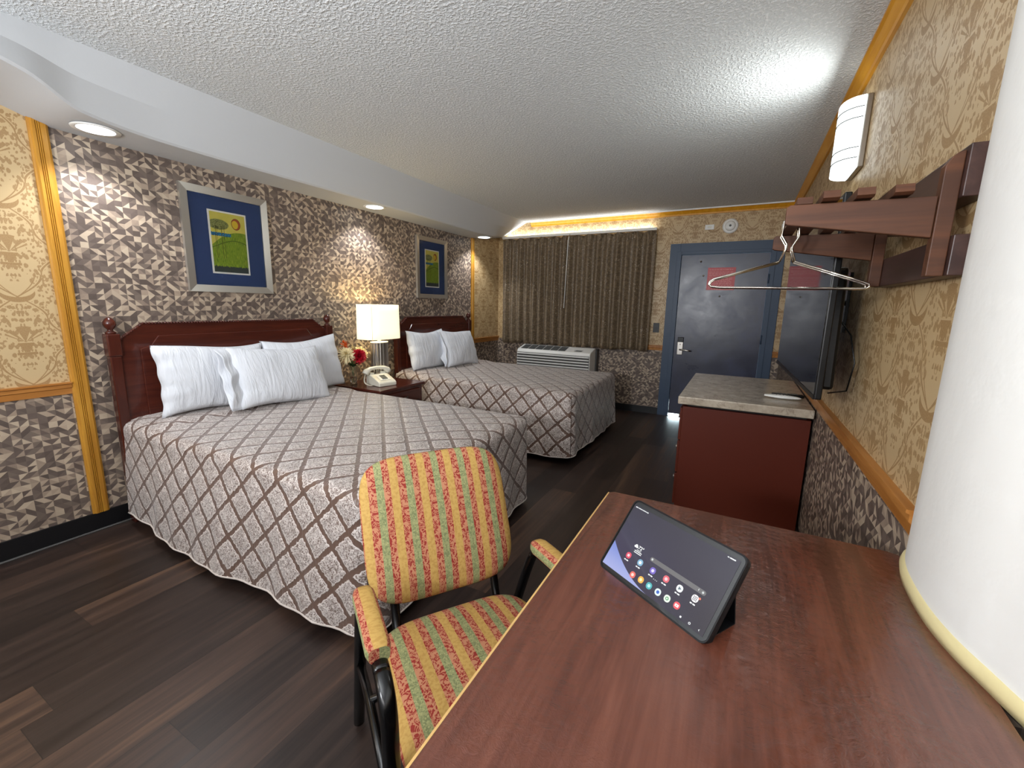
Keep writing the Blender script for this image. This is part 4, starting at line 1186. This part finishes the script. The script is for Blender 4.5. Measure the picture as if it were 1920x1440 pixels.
def m_screen():
    g = G('lit_tablet_wallpaper', .05, 0, .5); x, y, z = g.obj()
    d = ((x-.26)*(x-.26)+(y-.30)*(y-.30)).sqrt()
    lobe = (y-(.085-x*1.35)+((x*22).sin()*.004)).lt(0.)
    lob2 = (y+x*.62-.073+ (x*x*-2.2)).lt(0.)
    c = g.mix((x/.25).mn(1.).mx(0.), srgb(64, 58, 84), srgb(46, 38, 46))
    c = g.mix(y.step(.02, .16), c, srgb(56, 52, 66))
    l2 = (x*.9+y-.045-((y-.08)*(y-.08))*3.0).lt(0.)*y.lt(.095)
    l3 = (((x+.235)*(x+.235)+(y-.240)*(y-.240)).sqrt().gt(.300))
    ell = (((x+.010)/.115)*((x+.010)/.115)+((y+.018)/.088)*((y+.018)/.088)).lt(1.)
    lobecol = g.mix(y.step(0., .06), srgb(176, 184, 236), srgb(132, 150, 222))
    rim = ((y-(.004+(x-.13)*(x-.13)*2.85))).lt(0.)*x.lt(.13)
    c = g.mix(rim, c, lobecol)
    g.color((.01, .01, .012, 1)); g.emit((1, 1, 1, 1), .85)
    g.t.links.new(c.s, g.b.inputs['Emission Color'])
    return g.m
scr = B(); scr.quad((-.0105, .0045, .0002), (.2465, .0045, .0002), (.2465, .1545, .0002), (-.0105, .1545, .0002))
so = tpart(scr, 'screen', m_screen())
ZS = .0007
def emat(name, c, s=1.): return G(name, .4).color((.02, .02, .02, 1)).emit(srgb(*c), s).m
EW = emat('icon_white', (240, 244, 244), 1.); 
def flat(b, poly, z, mi=0):
    n = len(b.v); b.v += [(x, y, z) for x, y in poly]; b.face(range(n, n+len(poly)), None, mi)
def rrc(cx, cy, r, k=.4): return rr_poly(cx-r, cx+r, cy-r, cy+r, r*k*1.4, 4)
icons = [((39.7, 49.4), (214, 60, 90), (250, 220, 226)), ((72.5, 50.3), (120, 170, 200), (236, 244, 250)), ((70.6, 20.6), (226, 96, 84), (255, 210, 200)), ((92.5, 22.3), (236, 176, 60), (255, 230, 170)),
         ((114.4, 22.0), (60, 170, 176), (180, 236, 236)), ((106.1, 51.2), (110, 90, 190), (220, 214, 250)), ((139.2, 52.6), (220, 90, 104), (250, 200, 206)), ((137.0, 22.3), (222, 240, 236), (30, 90, 190)),
         ((159.3, 22.8), (226, 240, 224), (60, 150, 90)), ((181.9, 22.9), (226, 70, 84), (255, 236, 236)), ((171.7, 52.3), (236, 244, 244), (90, 110, 120)), ((205.5, 53.1), (240, 236, 236), (120, 120, 130))]
for i, ((cx, cy), c1, c2) in enumerate(icons):
    b = B(); cx /= 1000; cy /= 1000
    flat(b, rrc(cx, cy, .0068, .62), ZS)
    if i in (10,): flat(b, [(cx-.0025, cy-.0035), (cx+.004, cy), (cx-.0025, cy+.0035)], ZS+.0003, 1)
    elif i == 9: flat(b, rr_poly(cx-.004, cx+.004, cy-.0027, cy+.0027, .001, 3), ZS+.0003, 1); flat(b, [(cx-.001, cy-.0013), (cx+.0015, cy), (cx-.001, cy+.0013)], ZS+.0005, 0)
    elif i == 8:
        for a0 in (0,): flat(b, arc(cx, cy, .0035, 0, 2*PI, 16)[:-1], ZS+.0003, 1)
        flat(b, arc(cx, cy, .0018, 0, 2*PI, 12)[:-1], ZS+.0005, 0)
    elif i == 11:
        for dx in (-.003, 0, .003):
            for dy in (-.003, 0, .003): flat(b, rrc(cx+dx, cy+dy, .0011), ZS+.0003, 1)
    elif i == 0:
        for a0 in range(5): flat(b, arc(cx+.0018*math.cos(a0*1.2566), cy+.0018*math.sin(a0*1.2566), .0015, 0, 2*PI, 8)[:-1], ZS+.0003+.00005*a0, 1)
    else: flat(b, arc(cx, cy, .0034, 0, 2*PI, 16)[:-1], ZS+.0003, 1)
    if cy > .04 and i != 8:      # small caption bar under the icon
        for k2, (a0, a1) in enumerate(((-.0055, -.001), (0.0, .0055))): flat(b, rr_poly(cx+a0, cx+a1, cy-.0120, cy-.0095, .0008, 2), ZS, 2)
    tpart(b, 'app_icon', [emat('icon_a%d' % i, c1), emat('icon_b%d' % i, c2), EW], so).matrix_local = Matrix.Identity(4)
b = B(); flat(b, arc(.2135, .0575, .0022, 0, 2*PI, 12)[:-1], ZS+.0004); tpart(b, 'notification_dot', emat('icon_orange', (240, 120, 90)), so)
b = B(); flat(b, rr_poly(.088, .2195, .0655, .0745, .0044, 6), ZS); tpart(b, 'search_bar', emat('search_grey', (104, 102, 104), .85), so)
b = B(); flat(b, arc(.0935, .070, .0024, 0, 2*PI, 14)[:-1], ZS+.0004); flat(b, rr_poly(.2035, .2050, .0685, .0725, .0006, 2), ZS+.0004); flat(b, arc(.2135, .070, .0022, 0, 2*PI, 10)[:-1], ZS+.0004)
tpart(b, 'search_bar_symbols', emat('symbol_grey', (200, 206, 206)), so)
b = B(); flat(b, rrc(.1976, .0103, .0018), ZS); tpart(b, 'recent_button', EW, so); b = B()
ring = arc(.2168, .0105, .0023, 0, 2*PI, 16); rin = arc(.2168, .0105, .0012, 0, 2*PI, 16)
for i in range(16): b.quad((*ring[i], ZS), (*ring[i+1], ZS), (*rin[i+1], ZS), (*rin[i], ZS))
tpart(b, 'home_button', EW, so); b = B()
flat(b, [(.2378, .0130), (.2350, .0107), (.2378, .0084), (.2368, .0107)], ZS); tpart(b, 'back_button', EW, so)
for x in (.116, .120, .124): b = B(); flat(b, arc(x, .0385, .0008, 0, 2*PI, 8)[:-1], ZS); tpart(b, 'page_dot', EW, so)
b = B(); x = -.006
for w_ in (.006, .002, .004, .003, .002, .004, .003, .002, .003): flat(b, rr_poly(x, x+w_, .1496, .1518, .0006, 2), ZS); x += w_+.001
flat(b, rr_poly(.2220, .2255, .1500, .1518, .0006, 2), ZS); flat(b, rr_poly(.2265, .2385, .1498, .1520, .0008, 2), ZS)
tpart(b, 'status_bar', EW, so)
b = B()
flat(b, arc(.0455, .0760, .0036, 0, 2*PI, 12)[:-1], ZS); flat(b, rr_poly(.0405, .0510, .0722, .0765, .002, 4), ZS+.0001)
flat(b, rr_poly(.046, .066, .0655, .0672, .0006, 2), ZS); flat(b, rr_poly(.046, .066, .0620, .0637, .0006, 2), ZS); flat(b, rr_poly(.050, .062, .0688, .0700, .0005, 2), ZS)
tpart(b, 'weather_widget', EW, so)
def text_mesh(s, size, name, mat, parent, loc):
    cu = bpy.data.curves.new(name, 'FONT'); cu.body = s; cu.size = size; cu.extrude = 0
    cu.offset = size*.02
    tmp = bpy.data.objects.new(name, cu); COL.objects.link(tmp)
    dg = bpy.context.evaluated_depsgraph_get(); me = bpy.data.meshes.new_from_object(tmp.evaluated_get(dg))
    bpy.data.objects.remove(tmp); me.materials.clear(); me.materials.append(mat)
    o = bpy.data.objects.new(name, me); COL.objects.link(o); o.parent = parent; o.location = loc; return o
text_mesh('72°', .0105, 'temperature_digits', EW, so, (.0515, .0722, ZS+.0002))
# folio flap folded to a prism behind
fl = B()
A = upv*.105-Nf*.018; Bp = upv*.0-Nf*.018
foot = -n_*(.105*math.sin(th)+.085)
def flapq(b, p, q, tk):
    d_ = (q-p); nn2 = d_.cross(u_).normalized()
    c0 = (p+q)/2; b.obox(c0+u_*.1225, u_, d_.normalized(), nn2, .128, d_.length/2, tk)
zf = -.0035
pA = upv*.108-Nf*.0185; pF = Vector((pA.x, pA.y, zf+.0))+n_*(-.012); pB = -Nf*.0190+Vector((0, 0, 0)); pB = Vector((pB.x, pB.y, zf))
flapq(fl, pA, pF, .0013); flapq(fl, pF, pB, .0013)
fl.build('case_flap', BLACKR, t)

# ------------------------------------------------------------------ armchair at the desk
fdir = math.atan2(-.57, .82)
t = thing('armchair', 'striped red gold and green upholstered armchair with black metal frame pulled up to the desk', 'chair', (-.567, .83, 0), fdir)
# local: x forward, y to the left (far side = +y)
HW = .232
def cushion(name, x0, x1, y0, y1, z0, z1, rc, thick, dome, mat, uvf, parent, M_=None, nseg=10, taper=0):
    b = B(); P_ = []
    def outl(k, n=64):
        a = 2*PI*k/n
        c_, s_ = math.cos(a), math.sin(a); e = .42
        return (math.copysign(abs(c_)**e, c_), math.copysign(abs(s_)**e, s_))
    cx, cy, hx, hy = (x0+x1)/2, (y0+y1)/2, (x1-x0)/2, (y1-y0)/2
    n = 64; rings = []
    prof = [(0, 1), (.3, .99), (.6, .93), (.8, .80), (.92, .58), (.98, .30), (1., .0), (.985, -.3), (.95, -.45), (.0, -.45)]
    for r, h in prof:
        ring = []
        for k in range(n):
            ox_, oy_ = outl(k)
            # superellipse blend to circle near centre keeps quads regular
            X = cx+hx*ox_*r*(1-taper*(oy_*r)); Y = cy+hy*oy_*r
            ring.append((X, Y, (z0+z1)/2+h*(z1-z0)/2+(dome*(1-r*r) if h > 0 else 0)))
        rings.append(ring)
    base = len(b.v)
    for ring in rings: b.v += ring
    for j in range(len(rings)-1):
        for k in range(n):
            l = (k+1) % n; q = [base+j*n+k, base+j*n+l, base+(j+1)*n+l, base+(j+1)*n+k]
            b.face(q, [uvf(*b.v[i]) for i in q], 0, True)
    o = b.build(name, mat, parent, merge=True)
    if M_ is not None: o.matrix_local = M_
    return o
seat = cushion('seat', -.115, .37, -.222, .222, .425, .485, .08, .06, .018, STR, lambda x, y, z: (y+.012, x), t)
# backrest: built flat (x = across, y = up), then tipped
rec = math.atan(.44)
zb, zt = .515, .885
hgt = (zt-zb)/math.cos(rec)
Mb = Matrix(((0, -math.sin(rec), math.cos(rec), -.115-math.sin(rec)*hgt/2), (1, 0, 0, 0), (0, math.cos(rec), math.sin(rec), zb+hgt*math.cos(rec)/2), (0, 0, 0, 1)))
back = cushion('backrest', -.220, .220, -hgt/2, hgt/2, -.028, .022, .1, .05, .012, STR, lambda x, y, z: (x+.012, y), t, Mb)
# arm pads
for sg in (-1, 1):
    def pad(u, v, sg=sg):
        a = 2*PI*u; x = -.045+.225*v
        e = 1 if 0 < v < 1 else .82
        wv = .0255
        c_, s_ = math.cos(a), math.sin(a)
        return (x, sg*(HW+.012)+math.copysign(abs(c_)**.6, c_)*wv*e, .640+math.copysign(abs(s_)**.7, s_)*.021*e-.012*(1-v)**2+.008)
    b = B().grid(pad, 24, 12, lambda u, v: (u*.15+.019, v*.24), wrapu=True)
    n = len(b.v); b.face(list(range(24))[::-1], None, 0); b.face(range(n-24, n), None, 0)
    b.build('arm_pad', STR, t)
    y = sg*(HW+.012)
    # continuous side frame: rear leg, arm support, front leg (oval tube)
    fr = [(-.290, 0.012), (-.215, .22), (-.135, .43), (-.075, .575), (-.050, .610), (-.01, .622), (.18, .630), (.215, .628), (.245, .612), (.262, .580), (.268, .52), (.275, .30), (.280, .012)]
    k0 = 7
    def smooth(pts, it=2):
        for _ in range(it):
            q = [pts[0]]
            for a, c in zip(pts[:-1], pts[1:]): q += [(a[0]*.75+c[0]*.25, a[1]*.75+c[1]*.25), (a[0]*.25+c[0]*.75, a[1]*.25+c[1]*.75)]
            q.append(pts[-1]); pts = q
        return pts
    sf = smooth(fr)
    def legtube(pts, nm):
        b = B(); P3 = [Vector((x, y, z)) for x, z in pts]; seg = 12; n = 0
        for i, p in enumerate(P3):
            tt = (P3[min(i+1, len(P3)-1)]-P3[max(i-1, 0)]).normalized(); a = Vector((0, 1, 0)); c = a.cross(tt).normalized()
            for k in range(seg): w_ = 2*PI*k/seg; b.v.append(tuple(p+a*.0165*math.cos(w_)+c*.012*math.sin(w_)))
        for i in range(len(P3)-1):
            for k in range(seg):
                l = (k+1) % seg; b.face((i*seg+k, i*seg+l, (i+1)*seg+l, (i+1)*seg+k), None, 0, True)
        b.face(range(seg)); b.face(range(len(b.v)-seg, len(b.v)))
        b.build(nm, BLACKM, t)
    ia = next(i for i, p in enumerate(sf) if p[1] > .60); ib = next(i for i, p in enumerate(sf) if p[0] > .20)
    legtube(sf[:ia+1], 'rear_leg'); legtube(sf[ia:ib+1], 'arm_support'); legtube(sf[ib:], 'front_leg')
    B().tube([(-.170, y, .33), (-.02, y, .365), (.272, y, .375)], .011, 8).build('side_stretcher', BLACKM, t)
    # bar carrying the backrest
    yb = sg*.150
    B().tube([(-.02, yb, .415), (-.07, yb, .412), (-.115, yb, .44), (-.135, yb, .50), (-.175, yb, .58), (-.24, yb, .72)], .0125, 10).build('back_support', BLACKM, t)
    B().tube([(.02, yb, .413), (.32, yb, .413)], .011, 8).build('seat_rail', BLACKM, t)
for x in (0., .22):
    z = .375
    B().tube([(x, -HW-.012, .372), (x, -.17, .372), (x, -.15, .402), (x, .15, .402), (x, .17, .372), (x, HW+.012, .372)], .010, 8).build('cross_bar', BLACKM, t)
